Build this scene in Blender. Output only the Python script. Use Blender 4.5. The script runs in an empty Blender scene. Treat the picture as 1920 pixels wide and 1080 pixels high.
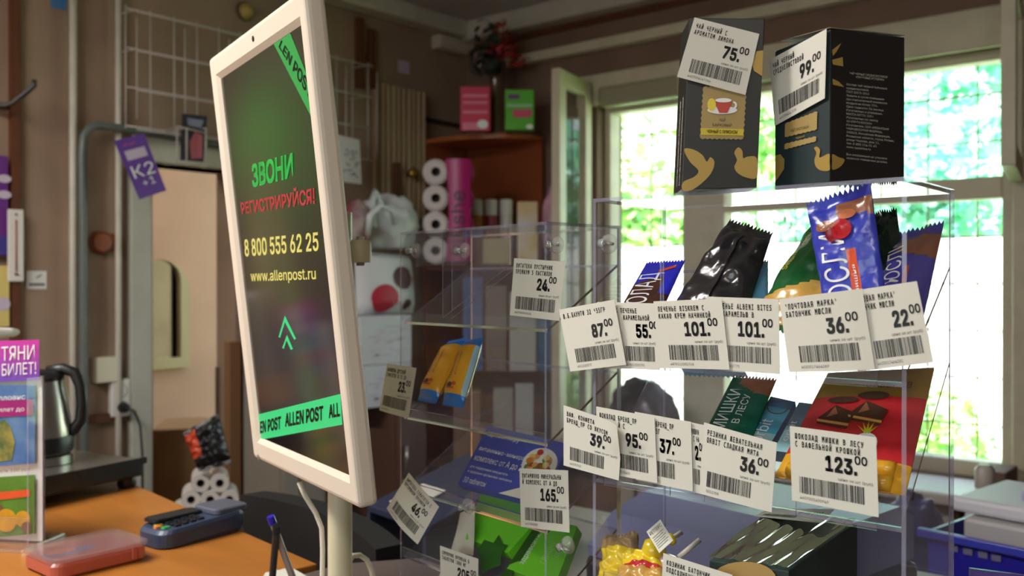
import bpy, math, random
from mathutils import Vector as V, noise
SC = bpy.context.scene
COL = SC.collection
H = 1.18                      # eye height of the camera
A40 = math.radians(40)
CA, SA = math.cos(A40), math.sin(A40)
PITCH = math.atan(8/1750.0)
# ------------------------------------------------------------------ camera
cam = bpy.data.cameras.new('camera'); camo = bpy.data.objects.new('camera', cam); COL.objects.link(camo)
camo.location = (0, 0, H); camo.rotation_euler = (math.pi/2 - PITCH, 0, A40)
cam.sensor_width = 36; cam.lens = 1750/1920*36; cam.clip_start = .02; cam.clip_end = 200
cam.dof.use_dof = True; cam.dof.focus_distance = .78; cam.dof.aperture_fstop = 8.0
SC.camera = camo
# ------------------------------------------------------------------ sky, sun, view
wd = bpy.data.worlds.new('sky'); SC.world = wd; wd.use_nodes = True
wn = wd.node_tree.nodes; bgn = wn['Background']
tc = wn.new('ShaderNodeTexCoord'); sx = wn.new('ShaderNodeSeparateXYZ'); rp = wn.new('ShaderNodeValToRGB')
wd.node_tree.links.new(tc.outputs['Generated'], sx.inputs[0]); wd.node_tree.links.new(sx.outputs['Z'], rp.inputs[0])
rp.color_ramp.elements[0].color = (.80, .86, .88, 1); rp.color_ramp.elements[1].color = (.55, .75, 1, 1)
wd.node_tree.links.new(rp.outputs[0], bgn.inputs[0]); bgn.inputs[1].default_value = 4.5
sun = bpy.data.lights.new('sun', 'SUN'); suno = bpy.data.objects.new('sun', sun); COL.objects.link(suno)
sun.energy = 26; sun.angle = .03; sun.color = (1, .96, .88)
suno.rotation_euler = V((-.25, .55, -.8)).to_track_quat('-Z', 'Y').to_euler()
vs = SC.view_settings
SC.display_settings.display_device = 'sRGB'
vs.view_transform = 'Standard'; vs.look = 'None'; vs.gamma = 1; vs.use_curve_mapping = False
vs.exposure = 0.0
cy = SC.cycles
cy.use_denoising = True; cy.max_bounces = 12; cy.transparent_max_bounces = 40; cy.caustics_reflective = False; cy.caustics_refractive = False
cy.sample_clamp_indirect = 6; cy.sample_clamp_direct = 0
# ------------------------------------------------------------------ projection helpers (photo pixel -> real point on a real surface)
Rv = V((CA, SA, 0)); FH = V((-SA, CA, 0)); UPW = V((0, 0, 1))
Fv = FH*math.cos(PITCH) - UPW*math.sin(PITCH); Uv = UPW*math.cos(PITCH) + FH*math.sin(PITCH)
EYE = V((0, 0, H))
def ray(px, py): return Rv*((px-960)/1750) + Uv*((540-py)/1750) + Fv
def onp(px, py, P, n):
    d = ray(px, py); return EYE + d*((P-EYE).dot(n)/d.dot(n))
def PY(px, py, y): return onp(px, py, V((0, y, 0)), V((0, 1, 0)))
def PX(px, py, x): return onp(px, py, V((x, 0, 0)), V((1, 0, 0)))
def PZ(px, py, z): return onp(px, py, V((0, 0, z)), V((0, 0, 1)))
def PD(px, py, d): return EYE + ray(px, py)*d
def CW(x, z, h=0): return V((CA*x - SA*z, SA*x + CA*z, H + h))   # camera ground coordinates -> world
def plane_of(q):
    n = (q[1]-q[0]).cross(q[3]-q[0]).normalized()
    if n.dot(EYE - q[0]) < 0: n = -n
    return q[0], n
# ------------------------------------------------------------------ materials
def lin(c): return c/12.92 if c <= .04045 else ((c+.055)/1.055)**2.4
def rgb(r, g, b): return (lin(r/255), lin(g/255), lin(b/255), 1)
MATS = {}
def mat(name, col, rough=.5, metal=0, spec=.5, emit=0, bump=0, bscale=60, vary=0, vscale=8, coat=0, trans=0, col2=None, stretch=None):
    if name in MATS: return MATS[name]
    m = bpy.data.materials.new(name); m.use_nodes = True; nt = m.node_tree; p = nt.nodes['Principled BSDF']
    c = rgb(*col); p.inputs['Base Color'].default_value = c
    p.inputs['Roughness'].default_value = rough; p.inputs['Metallic'].default_value = metal
    p.inputs['Specular IOR Level'].default_value = spec
    if coat: p.inputs['Coat Weight'].default_value = coat; p.inputs['Coat Roughness'].default_value = .08
    if trans: p.inputs['Transmission Weight'].default_value = trans
    if emit:
        p.inputs['Emission Color'].default_value = c; p.inputs['Emission Strength'].default_value = emit
    if vary or bump:
        t = nt.nodes.new('ShaderNodeTexCoord'); mp = nt.nodes.new('ShaderNodeMapping')
        nt.links.new(t.outputs['Object'], mp.inputs[0])
        if stretch: mp.inputs['Scale'].default_value = stretch
    if vary:
        nz = nt.nodes.new('ShaderNodeTexNoise'); nz.inputs['Scale'].default_value = vscale; nz.inputs['Detail'].default_value = 5
        nt.links.new(mp.outputs[0], nz.inputs['Vector'])
        rr = nt.nodes.new('ShaderNodeValToRGB'); nt.links.new(nz.outputs['Fac'], rr.inputs[0])
        d = rgb(*col2) if col2 else tuple(max(0, x*(1-vary)) for x in c[:3])+(1,)
        rr.color_ramp.elements[0].position = .35; rr.color_ramp.elements[1].position = .65
        rr.color_ramp.elements[0].color = d; rr.color_ramp.elements[1].color = c
        nt.links.new(rr.outputs[0], p.inputs['Base Color'])
    if bump:
        nb = nt.nodes.new('ShaderNodeTexNoise'); nb.inputs['Scale'].default_value = bscale; nb.inputs['Detail'].default_value = 3
        nt.links.new(mp.outputs[0], nb.inputs['Vector'])
        bp = nt.nodes.new('ShaderNodeBump'); bp.inputs['Strength'].default_value = bump; bp.inputs['Distance'].default_value = .01
        nt.links.new(nb.outputs['Fac'], bp.inputs['Height']); nt.links.new(bp.outputs[0], p.inputs['Normal'])
    MATS[name] = m; return m
def clear(name, tint, refl=1.0, base=0.0, rough=.03, body=(200, 200, 215), both=False):
    """thin clear plastic: straight transmission with a Fresnel gloss and a little body colour"""
    if name in MATS: return MATS[name]
    m = bpy.data.materials.new(name); m.use_nodes = True; nt = m.node_tree; nt.nodes.clear()
    o = nt.nodes.new('ShaderNodeOutputMaterial'); tr = nt.nodes.new('ShaderNodeBsdfTransparent'); gl = nt.nodes.new('ShaderNodeBsdfGlossy')
    tr.inputs[0].default_value = tuple(tint)+(1,); gl.inputs['Roughness'].default_value = rough; gl.inputs['Color'].default_value = (1, 1, 1, 1)
    df = nt.nodes.new('ShaderNodeBsdfDiffuse'); df.inputs[0].default_value = rgb(*body)
    fr = nt.nodes.new('ShaderNodeFresnel'); fr.inputs['IOR'].default_value = 1.45
    mu = nt.nodes.new('ShaderNodeMath'); mu.operation = 'MULTIPLY'; mu.inputs[1].default_value = refl; nt.links.new(fr.outputs[0], mu.inputs[0])
    ge = nt.nodes.new('ShaderNodeNewGeometry'); iv = nt.nodes.new('ShaderNodeMath'); iv.operation = 'SUBTRACT'; iv.inputs[0].default_value = 1
    nt.links.new(ge.outputs['Backfacing'], iv.inputs[1]); mb2 = nt.nodes.new('ShaderNodeMath'); mb2.operation = 'MULTIPLY'
    nt.links.new(mu.outputs[0], mb2.inputs[0]); nt.links.new(iv.outputs[0], mb2.inputs[1]); mu = mu if both else mb2      # the outer skin mirrors once
    m1 = nt.nodes.new('ShaderNodeMixShader'); m1.inputs[0].default_value = base
    nt.links.new(tr.outputs[0], m1.inputs[1]); nt.links.new(df.outputs[0], m1.inputs[2])
    m2 = nt.nodes.new('ShaderNodeMixShader'); nt.links.new(mu.outputs[0], m2.inputs[0])
    nt.links.new(m1.outputs[0], m2.inputs[1]); nt.links.new(gl.outputs[0], m2.inputs[2]); nt.links.new(m2.outputs[0], o.inputs[0])
    MATS[name] = m; return m
ACR = clear('acrylic', (.975, .975, .985), .85, .034, .03, (214, 210, 220))  # body share puts the scatter haze and reflection veil into the colour
EDGE = clear('acrylic_edge', (.80, .80, .90), 1.0, .30, .12, (196, 196, 218), True)
CELLO = clear('cellophane', (.97, .97, .97), 1.6, .02, .08, both=True)
GLASS = clear('window_glass', (.96, .98, .97), .6, 0)
PAPER = mat('tag_paper', (217, 213, 200), .7)
INK = mat('print_ink', (22, 22, 24), .6)
INK2 = mat('print_ink_grey', (95, 93, 92), .6)
WHITE = mat('white_print', (235, 235, 235), .5)
# ------------------------------------------------------------------ mesh builder
class MB:
    def __init__(s): s.v = []; s.f = []; s.mi = []; s.mats = []
    def m(s, mt):
        if mt not in s.mats: s.mats.append(mt)
        return s.mats.index(mt)
    def face(s, pts, mt):
        b = len(s.v); s.v += [V(p) for p in pts]; s.f.append(tuple(range(b, b+len(pts)))); s.mi.append(s.m(mt)); return s
    def hexa(s, p, mt, side=None):
        """p: 8 points, first four one face, last four the opposite one; side: material of the four faces between"""
        b = len(s.v); s.v += [V(x) for x in p]; i = s.m(mt); j = s.m(side) if side else i
        for k, q in enumerate(((3, 2, 1, 0), (4, 5, 6, 7), (0, 1, 5, 4), (1, 2, 6, 5), (2, 3, 7, 6), (3, 0, 4, 7))):
            s.f.append(tuple(b+x for x in q)); s.mi.append(i if k < 2 else j)
        return s
    def slab(s, q, d, mt, side=None): return s.hexa([V(x) for x in q]+[V(x)+d for x in q], mt, side)
    def box(s, lo, hi, mt):
        x0, y0, z0 = lo; x1, y1, z1 = hi
        return s.hexa([(x0, y0, z0), (x1, y0, z0), (x1, y1, z0), (x0, y1, z0), (x0, y0, z1), (x1, y0, z1), (x1, y1, z1), (x0, y1, z1)], mt)
    def tube(s, pts, r, mt, seg=8, caps=True, r2=None):
        pts = [V(p) for p in pts]; n = len(pts); b = len(s.v); i = s.m(mt); up = None
        for k, p in enumerate(pts):
            t = (pts[min(k+1, n-1)]-pts[max(k-1, 0)]).normalized()
            if up is None: up = t.orthogonal().normalized()
            up = (up - t*up.dot(t)).normalized(); w = t.cross(up)
            rr = r if r2 is None else r+(r2-r)*k/(n-1)
            for j in range(seg):
                a = 2*math.pi*j/seg; s.v.append(p+up*(math.cos(a)*rr)+w*(math.sin(a)*rr))
        for k in range(n-1):
            for j in range(seg):
                j2 = (j+1) % seg; s.f.append((b+k*seg+j, b+k*seg+j2, b+(k+1)*seg+j2, b+(k+1)*seg+j)); s.mi.append(i)
        if caps:
            s.f.append(tuple(b+j for j in reversed(range(seg)))); s.mi.append(i)
            s.f.append(tuple(b+(n-1)*seg+j for j in range(seg))); s.mi.append(i)
        return s
    def lathe(s, c, prof, mt, seg=24, ax=V((0, 0, 1)), mts=None):
        """prof: (radius, height) along ax; mts: a material for each band"""
        c = V(c); ax = V(ax).normalized(); u = ax.orthogonal().normalized(); w = ax.cross(u); b = len(s.v)
        for r, h in prof:
            for j in range(seg):
                a = 2*math.pi*j/seg; s.v.append(c+ax*h+u*(r*math.cos(a))+w*(r*math.sin(a)))
        for k in range(len(prof)-1):
            i = s.m(mts[k] if mts else mt)
            for j in range(seg):
                j2 = (j+1) % seg; s.f.append((b+k*seg+j, b+k*seg+j2, b+(k+1)*seg+j2, b+(k+1)*seg+j)); s.mi.append(i)
        return s
    def grid(s, fn, nu, nv, mf, flip=False):
        b = len(s.v)
        for j in range(nv+1):
            for i in range(nu+1): s.v.append(V(fn(i/nu, j/nv)))
        for j in range(nv):
            for i in range(nu):
                q = (b+j*(nu+1)+i, b+j*(nu+1)+i+1, b+(j+1)*(nu+1)+i+1, b+(j+1)*(nu+1)+i)
                s.f.append(q[::-1] if flip else q)
                s.mi.append(s.m(mf((i+.5)/nu, (j+.5)/nv) if callable(mf) else mf))
        return s
    def text(s, txt, fn, mt, mono=False, bold=0.0, rot=False):
        """fn(x, y): x 0..1 along the line, y 0 at the baseline .. 1 at cap height"""
        if not (mt.name.startswith('screen_') or mt is INK): bold = 0.0
        vv, ff = glyphs(txt, mono, bold); b = len(s.v); i = s.m(mt)
        s.v += [V(fn(x, y)) for x, y in vv]
        for q in ff: s.f.append(tuple(b+k for k in q)); s.mi.append(i)
        return s
_G = {}
import os
def lettering_font(fn):
    try: return bpy.data.fonts.load(os.path.join(bpy.utils.system_resource('DATAFILES', path='fonts'), fn))
    except Exception: return None                       # Blender's own built-in lettering then
F_SANS, F_MONO = lettering_font('Inter.woff2'), lettering_font('DejaVuSansMono.woff2')
def _raw(txt, bold, mono=False):
    k = (txt, bold, mono)
    if k in _G: return _G[k]
    cu = bpy.data.curves.new('t', 'FONT'); cu.body = txt; cu.size = 1; cu.resolution_u = 3; cu.fill_mode = 'FRONT'
    if (F_MONO if mono else F_SANS): cu.font = F_MONO if mono else F_SANS
    ob = bpy.data.objects.new('t', cu); COL.objects.link(ob)
    dg = bpy.context.evaluated_depsgraph_get(); ev = ob.evaluated_get(dg); me = ev.to_mesh()
    r = ([(v.co.x, v.co.y) for v in me.vertices], [tuple(p.vertices) for p in me.polygons]); ev.to_mesh_clear()
    bpy.data.objects.remove(ob); bpy.data.curves.remove(cu)
    if bold:                                            # heavier strokes: the same letters struck again a hair aside
        vv, ff = r; n = len(vv); d = bold*.9; VV = []; FF = []
        for i, (dx, dy) in enumerate(((-d, -d), (d, -d), (d, d), (-d, d), (0, 0))):
            VV += [(x+dx, y+dy) for x, y in vv]; FF += [tuple(q+i*n for q in f) for f in ff]
        r = (VV, FF)
    _G[k] = r; return r
CAPH = {}
def glyphs(txt, mono, bold):
    if mono not in CAPH: CAPH[mono] = max(y for x, y in _raw('H', 0.0, mono)[0])
    if not mono:
        vv, ff = _raw(txt, bold); x0 = min(x for x, y in vv); x1 = max(x for x, y in vv)
        return [((x-x0)/(x1-x0), y/CAPH[mono]) for x, y in vv], ff
    VV = []; FF = []; n = len(txt)
    for k, ch in enumerate(txt):
        if ch == ' ': continue
        vv, ff = _raw(ch, bold, True); x0 = min(x for x, y in vv); x1 = max(x for x, y in vv); w = x1-x0
        tw = min(.86, w*1.7) if ch not in '.,*"-1' else min(.4, w)
        b = len(VV); VV += [((k+.5+((x-x0)/max(w, 1e-6)-.5)*tw)/n, y/CAPH[mono]) for x, y in vv]; FF += [tuple(b+i for i in q) for q in ff]
    return VV, FF
WO = {}
def obj(name, mb, parent=None, origin=None, smooth=False, bevel=0, label=None):
    if origin is None:
        if parent is not None: origin = WO[parent.name]
        else:
            xs = [p.x for p in mb.v]; ys = [p.y for p in mb.v]; zs = [p.z for p in mb.v]
            origin = V(((min(xs)+max(xs))/2, (min(ys)+max(ys))/2, min(zs)))
    origin = V(origin)
    me = bpy.data.meshes.new(name); me.from_pydata([p-origin for p in mb.v], [], mb.f)
    for mt in mb.mats: me.materials.append(mt)
    me.polygons.foreach_set('material_index', mb.mi)
    if smooth: me.polygons.foreach_set('use_smooth', [True]*len(me.polygons))
    me.update()
    o = bpy.data.objects.new(name, me); COL.objects.link(o); WO[o.name] = origin
    if parent is not None: o.parent = parent; o.location = origin-WO[parent.name]
    else: o.location = origin
    if bevel:
        bv = o.modifiers.new('edge', 'BEVEL'); bv.width = bevel; bv.segments = 2; bv.limit_method = 'ANGLE'
    if smooth == 'auto':
        md = o.modifiers.new('w', 'EDGE_SPLIT'); md.split_angle = math.radians(40)
    if label: o['label'] = label
    return o
def tag(o, label, cat, group=None):
    o['label'] = label; o['category'] = cat
    if group: o['group'] = group
    return o
def thing(name, label, cat, loc, group=None):
    o = bpy.data.objects.new(name, None); o.empty_display_size = .05; COL.objects.link(o); o.location = loc; WO[o.name] = V(loc)
    return tag(o, label, cat, group)
def struct(name, mb, bevel=0, parent=None, smooth=False):
    o = obj(name, mb, parent, bevel=bevel, smooth=smooth)
    if parent is None: o['kind'] = 'structure'
    return o
def bil(q):
    q = [V(x) for x in q]
    return lambda u, v: (q[0]*(1-u)+q[1]*u)*(1-v)+(q[3]*(1-u)+q[2]*u)*v
def sub(fn, u0, v0, u1, v1):
    """text placement on a surface fn(u,v): from u0 to u1, cap line v0, baseline v1"""
    return lambda x, y: fn(u0+(u1-u0)*x, v1+(v0-v1)*y)
def subv(fn, u0, u1, v0, v1):
    """text that reads up the surface: starts at v0 (low) and ends at v1; cap side at u0, baseline at u1"""
    return lambda x, y: fn(u1+(u0-u1)*y, v0+(v1-v0)*x)
def pq(fn, q):
    """pixel quad on a plane as a text area"""
    b = bil([fn(*p) for p in q]); return lambda x, y: b(x, 1-y)

# ================================================================== SETTING
XW, YW, ZC = -2.856, 3.086, H+1.15
WL = lambda px, py, off=0: PX(px, py, XW+off)
WW = lambda px, py, off=0: PY(px, py, YW-off)
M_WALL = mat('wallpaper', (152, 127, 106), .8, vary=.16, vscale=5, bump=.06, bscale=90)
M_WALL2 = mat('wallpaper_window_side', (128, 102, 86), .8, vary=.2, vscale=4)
M_HALL = mat('hall_wall', (186, 148, 128), .8, vary=.1, vscale=3)
M_CEIL = mat('ceiling_paint', (188, 182, 178), .8, vary=.08, vscale=3)
M_FLOOR = mat('floor_lino', (112, 84, 62), .5, vary=.25, vscale=6)
M_TRIM = mat('old_white_paint', (196, 190, 176), .5, vary=.12, vscale=14)
M_CREAM = mat('cream_window_paint', (204, 194, 168), .45, vary=.12, vscale=12)
M_BROWN = mat('brown_batten', (96, 52, 26), .5, vary=.25, vscale=10)
M_WOOD = mat('shelf_veneer', (172, 90, 42), .4, vary=.22, vscale=6, stretch=(1, 1, 8))
struct('floor', MB().box((-4.3, -2.5, -.1), (2.3, 3.28, 0), M_FLOOR))
struct('ceiling', MB().box((-4.3, -2.5, ZC), (2.3, 3.28, ZC+.12), M_CEIL))
yo0, yo1, zo = WL(286, 500).y, WL(442, 500).y, WL(350, 312).z
b = MB()
b.box((XW-.12, -2.5, 0), (XW, yo0, ZC), M_WALL); b.box((XW-.12, yo1, 0), (XW, 3.28, ZC), M_WALL); b.box((XW-.12, yo0, zo), (XW, yo1, ZC), M_WALL)
struct('wall_left', b)
wx0, wx1, wz0, wz1 = -2.143, -.640, H-.60, H+.72
b = MB()
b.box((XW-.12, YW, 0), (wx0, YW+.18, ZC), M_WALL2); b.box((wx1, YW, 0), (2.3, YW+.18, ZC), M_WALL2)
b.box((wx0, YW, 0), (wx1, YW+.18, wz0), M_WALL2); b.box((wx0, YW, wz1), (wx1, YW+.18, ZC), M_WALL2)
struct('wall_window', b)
struct('wall_right', MB().box((2.2, -2.5, 0), (2.3, 3.28, ZC), M_WALL))
rx0, rx1, rz0, rz1 = -1.3, 1.3, .85, 2.05      # added window, unseen behind the camera, for frontal fill light
struct('wall_rear', MB().box((-4.3, -2.5, 0), (rx0, -2.4, ZC), M_WALL).box((rx1, -2.5, 0), (2.3, -2.4, ZC), M_WALL).box((rx0, -2.5, 0), (rx1, -2.4, rz0), M_WALL).box((rx0, -2.5, rz1), (rx1, -2.4, ZC), M_WALL))
w3 = struct('fill_window', MB().box((rx0, -2.48, rz0), (rx0+.05, -2.42, rz1), M_CREAM).box((rx1-.05, -2.48, rz0), (rx1, -2.42, rz1), M_CREAM).box((rx0+.05, -2.48, rz0), (rx1-.05, -2.42, rz0+.05), M_CREAM).box((rx0+.05, -2.48, rz1-.05), (rx1-.05, -2.42, rz1), M_CREAM).box((-.03, -2.48, rz0+.05), (.03, -2.42, rz1-.05), M_CREAM), .003)
obj('pane', MB().box((rx0+.05, -2.452, rz0+.05), (rx1-.05, -2.448, rz1-.05), GLASS), w3)
struct('wall_hallway', MB().box((-4.3, -2.5, 0), (-4.18, 3.28, ZC), M_HALL))
# trims
def wbox(nm, px0, px1, py0, py1, d0, d1, m, pyref=None, bevel=0):
    """box on the left wall between two photo columns, heights read at the middle column"""
    pm = (px0+px1)/2
    y0, y1 = WL(px0, 500, d1).y, WL(px1, 500, d1).y
    z1, z0 = WL(pm, py0, d1).z, WL(pm, py1, d1).z
    return MB().box((XW+d0, min(y0, y1), z0), (XW+d1, max(y0, y1), z1), m)
struct('trim_1', MB().box((XW, -2.4, ZC-.075), (XW+.09, YW, ZC), M_TRIM), .01)
struct('trim_2', MB().box((XW, YW-.09, ZC-.085), (2.2, YW, ZC), M_TRIM), .01)
struct('trim_3', MB().box((XW+.1, YW-.055, H+.925), (2.2, YW, H+.965), M_CREAM), .005)
struct('trim_4', MB().box((XW, YW-.012, ZC-.11), (2.2, YW, ZC-.085), M_BROWN))
struct('trim_5', wbox('', 22, 40, -400, 1500, 0, .02, M_BROWN))
struct('trim_6', MB().tube([WL(137, -500, .03), WL(137, 1500, .03)], .011, M_TRIM, 12), smooth=True)
struct('trim_7', MB().tube([WL(222, -500, .03), WL(222, 1500, .03)], .0095, M_TRIM, 12), smooth=True)
b = MB(); jy0, jy1 = WL(246, 500, .03).y, WL(286, 500, .03).y
b.box((XW-.13, jy0, 0), (XW+.03, jy1, WL(265, 320, .03).z), mat('jamb_paint', (178, 176, 164), .5, vary=.1, vscale=9))
struct('trim_8', b, .004)
struct('trim_9', MB().box((XW-.13, jy0+.02, zo), (XW+.03, yo1, WL(350, 258, .03).z), M_TRIM), .004)
struct('trim_10', wbox('', 672, 684, 33, 165, 0, .02, M_BROWN))
struct('trim_11', wbox('', 695, 706, 55, 165, 0, .02, M_BROWN))
struct('trim_12', MB().box((XW, WL(715, 500).y, WL(760, 222).z), (XW+.015, YW, WL(760, 214).z), mat('dark_rail', (48, 34, 26), .5)))
struct('trim_13', MB().box((XW, WL(140, 500).y, WL(180, 792).z), (XW+.02, jy0, WL(180, 776).z), M_BROWN))
struct('trim_14', MB().box((XW, WL(808, 500).y, ZC-.14), (XW+.06, YW, ZC-.08), mat('cable_duct', (190, 178, 160), .5)), .005)
struct('trim_15', MB().box((wx0-.09, YW-.02, wz1-.01), (2.2, YW, H+.835), M_CREAM), .006)       # casing over the window
struct('trim_16', MB().box((wx1-.002, YW-.02, 0), (wx1+.09, YW, wz1), M_CREAM), .006)
struct('trim_17', MB().box((wx0-.05, YW-.25, wz0-.035), (wx1+.05, YW+.02, wz0), mat('window_sill_paint', (215, 210, 200), .4)), .008)
# window
fy0, fy1 = YW+.05, YW+.12
xm0, xm1 = -1.786, -1.612
def fbox(x0, z0, x1, z1, d=0): return MB().box((x0, fy0-d, z0), (x1, fy1, z1), M_CREAM)
b = MB()
for q in ((wx0, wz0, wx0+.028, wz1), (wx1-.045, wz0, wx1, wz1), (xm0, wz0, xm1, wz1)): b.box((q[0], fy0, q[1]), (q[2], fy1, q[3]), M_CREAM)
b.box((wx0+.028, fy0, wz1-.035), (xm0, fy1, wz1), M_CREAM); b.box((xm1, fy0, wz1-.035), (wx1-.045, fy1, wz1), M_CREAM)
b.box((wx0+.028, fy0, wz0), (xm0, fy1, wz0+.05), M_CREAM); b.box((xm1, fy0, wz0), (wx1-.045, fy1, wz0+.05), M_CREAM)
b.box((xm1, fy0, H+.262), (wx1-.045, fy1, H+.33), M_CREAM)
w1 = struct('window_1', b, .004)
for nm, x0, x1, z0, z1 in (('pane', wx0+.028, xm0, wz0+.05, wz1-.035), ('pane', xm1, wx1-.045, wz0+.05, H+.262), ('pane', xm1, wx1-.045, H+.33, wz1-.035)):
    obj(nm, MB().box((x0, fy0+.03, z0), (x1, fy0+.034, z1), GLASS), w1)
# blackened slatted roll above the first light
struct('window_2', MB().box((wx0+.02, YW-.03, wz1-.02), (xm0+.02, YW+.04, wz1+.06), mat('sash_head', (150, 142, 118), .5)), .012)
# open sash folded into the room
def open_sash(nm, hinge, end, z0, z1):
    hv, ev = V(hinge), V(end); d = (ev-hv); n = d.normalized().cross(UPW)*.035
    t = thing(nm, 'cream wooden casement swung open into the room beside the corner shelf', 'window', (hv.x, hv.y, z0))
    L = d.length; dn = d.normalized()
    def bar(nm2, s0, s1, a, c): obj(nm2, MB().slab([hv+dn*s0+UPW*(a-hv.z), hv+dn*s1+UPW*(a-hv.z), hv+dn*s1+UPW*(c-hv.z), hv+dn*s0+UPW*(c-hv.z)], n, M_CREAM), t, bevel=.003)
    bar('stile', 0, .06, z0, z1); bar('stile', L-.06, L, z0, z1); bar('rail', .06, L-.06, z0, z0+.06); bar('rail', .06, L-.06, z1-.06, z1)
    obj('pane', MB().slab([hv+dn*.06+n*.45+UPW*(z0+.06-hv.z), hv+dn*(L-.06)+n*.45+UPW*(z0+.06-hv.z), hv+dn*(L-.06)+n*.45+UPW*(z1-.06-hv.z), hv+dn*.06+n*.45+UPW*(z1-.06-hv.z)], n*.1, GLASS), t)
    return t
open_sash('window_casement', (wx0-.005, YW-.03, 0), (-2.085, 2.76, 0), wz0+.02, H+.80)
s2 = open_sash('window_casement', (wx1+.03, YW-.03, 0), (wx1+.10, 2.62, 0), H+.30, H+.82)
s2['label'] = 'cream window casement swung open at the far end of the window'
# rusty security grille outside, bar colour paled to imitate the glare
g = MB(); M_RUST = mat('rusty_bar', (172, 150, 136), .7, vary=.3, vscale=30)
yg = YW+.24
for k in range(11):
    x = wx0-.05+k*.155; g.tube([(x, yg, wz0-.1), (x, yg, wz1+.1)], .0036, M_RUST, 6)
for k in range(10):
    z = wz0-.02+k*.155; g.tube([(wx0-.1, yg+.006, z), (wx1+.1, yg+.006, z)], .0036, M_RUST, 6)
tag(obj('window_grille', g, smooth=True), 'rusty metal security grille of thin crossing bars outside the window', 'grille')

# ================================================================== OUTSIDE
M_GRASS = mat('grass', (120, 165, 70), .9, vary=.35, vscale=2)
o = obj('lawn_ground', MB().box((-40, YW+.3, -.45), (30, 45, -.3), M_GRASS)); o['kind'] = 'structure'
M_L = [mat('leaf_bright', (205, 235, 150), .6), mat('leaf_mid', (160, 215, 130), .6), mat('leaf_cool', (165, 220, 185), .6), mat('leaf_deep', (140, 195, 130), .6)]
M_BARK = mat('bark', (96, 78, 62), .9, vary=.4, vscale=12)
M_LC = [mat('leaf_teal', (150, 225, 195), .6), mat('leaf_mint', (178, 236, 216), .6), mat('leaf_sea', (128, 208, 176), .6), mat('leaf_pale_green', (168, 226, 168), .6)]
def leaves(mb, c, rad, n, size, rnd, pal=M_L):
    for _ in range(n):
        d = V((rnd.gauss(0, 1), rnd.gauss(0, 1), rnd.gauss(0, 1))).normalized()*(rnd.random()**.4)
        p = V(c)+V((d.x*rad[0], d.y*rad[1], d.z*rad[2]))
        a = V((rnd.gauss(0, 1), rnd.gauss(0, 1), rnd.gauss(0, .6))).normalized(); w = a.cross(V((rnd.gauss(0, 1), rnd.gauss(0, 1), rnd.gauss(0, 1)))).normalized()
        s = size*(.6+rnd.random()*.8); mt = pal[min(3, int(abs(rnd.gauss(0, 1.4))))]
        mb.face([p-a*s, p+w*s*.5, p+a*s, p-w*s*.5], mt)
def tree(nm, label, x, y, h, rad, n, size, seed, group):
    rnd = random.Random(seed); t = thing(nm, label, 'tree' if nm == 'leafy_tree' else 'shrub', (x, y, -.3), group)
    tr = MB(); top = V((x+rnd.uniform(-.3, .3), y, h))
    tr.tube([(x, y, -.3), (x+rnd.uniform(-.1, .1), y, h*.4), top], .07 if nm == 'leafy_tree' else .03, M_BARK, 8, r2=.02)
    for k in range(4):
        a = rnd.random()*6.28; q = V((x, y, h*(.3+.12*k))); tr.tube([q, q+V((math.cos(a)*rad*.6, math.sin(a)*rad*.6, rad*.5))], .025, M_BARK, 6, r2=.008)
    obj('trunk', tr, t, smooth=True)
    lf = MB()
    for k in range(7):
        c = (x+rnd.uniform(-.6, .6)*rad, y+rnd.uniform(-.5, .5)*rad, h+rnd.uniform(-.7, .5)*rad)
        leaves(lf, c, (rad*.6, rad*.6, rad*.5), n//7, size, rnd, M_LC if x > -5 and nm == 'leafy_tree' else M_L)
    obj('foliage', lf, t)
TL = ['tall leafy tree with a slim trunk outside the narrow window light', 'broad bright green tree behind the pale wall outside', 'dense green tree filling the upper pane outside', 'bluish green tree beyond the pier of the window', 'tall tree outside towards the open end sash', 'large tree closing the view behind all the others']
for k, (x, y, h, r, n) in enumerate(((-5.6, 8.9, 1.9, 1.25, 2300), (-8.6, 12.4, 2.9, 1.9, 2600), (-3.0, 9.6, 2.4, 1.2, 2300), (-5.3, 12.2, 2.9, 1.5, 2400), (-.4, 9.4, 2.3, 1.2, 2300), (-4.8, 18.5, 4.9, 2.9, 4200))):
    tree('leafy_tree', TL[k], x, y, h, r, n, .10 if k < 5 else .17, 10+k, 'trees outside the window')
SL = ['low bright shrub on the lawn below the narrow light', 'small shrub on the lawn seen under the middle of the window', 'leafy shrub on the lawn behind the cardboard box', 'rounded shrub on the lawn by the end of the window']
for k, (x, y, h, r, n) in enumerate(((-4.5, 5.9, .1, .5, 1500), (-2.9, 5.9, .1, .5, 1500), (-1.75, 5.5, .15, .5, 1900), (-.5, 5.5, .2, .5, 1900))):
    tree('garden_shrub', SL[k], x, y, h, r, n, .05, 40+k, 'shrubs outside the window')
b = MB(); b.box((-9, 6.95, -.3), (4, 7.1, H+.33), mat('whitewash', (244, 244, 240), .8, vary=.04))
tag(obj('garden_wall', b), 'long whitewashed garden wall glaring in the sun outside the window', 'wall')

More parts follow.
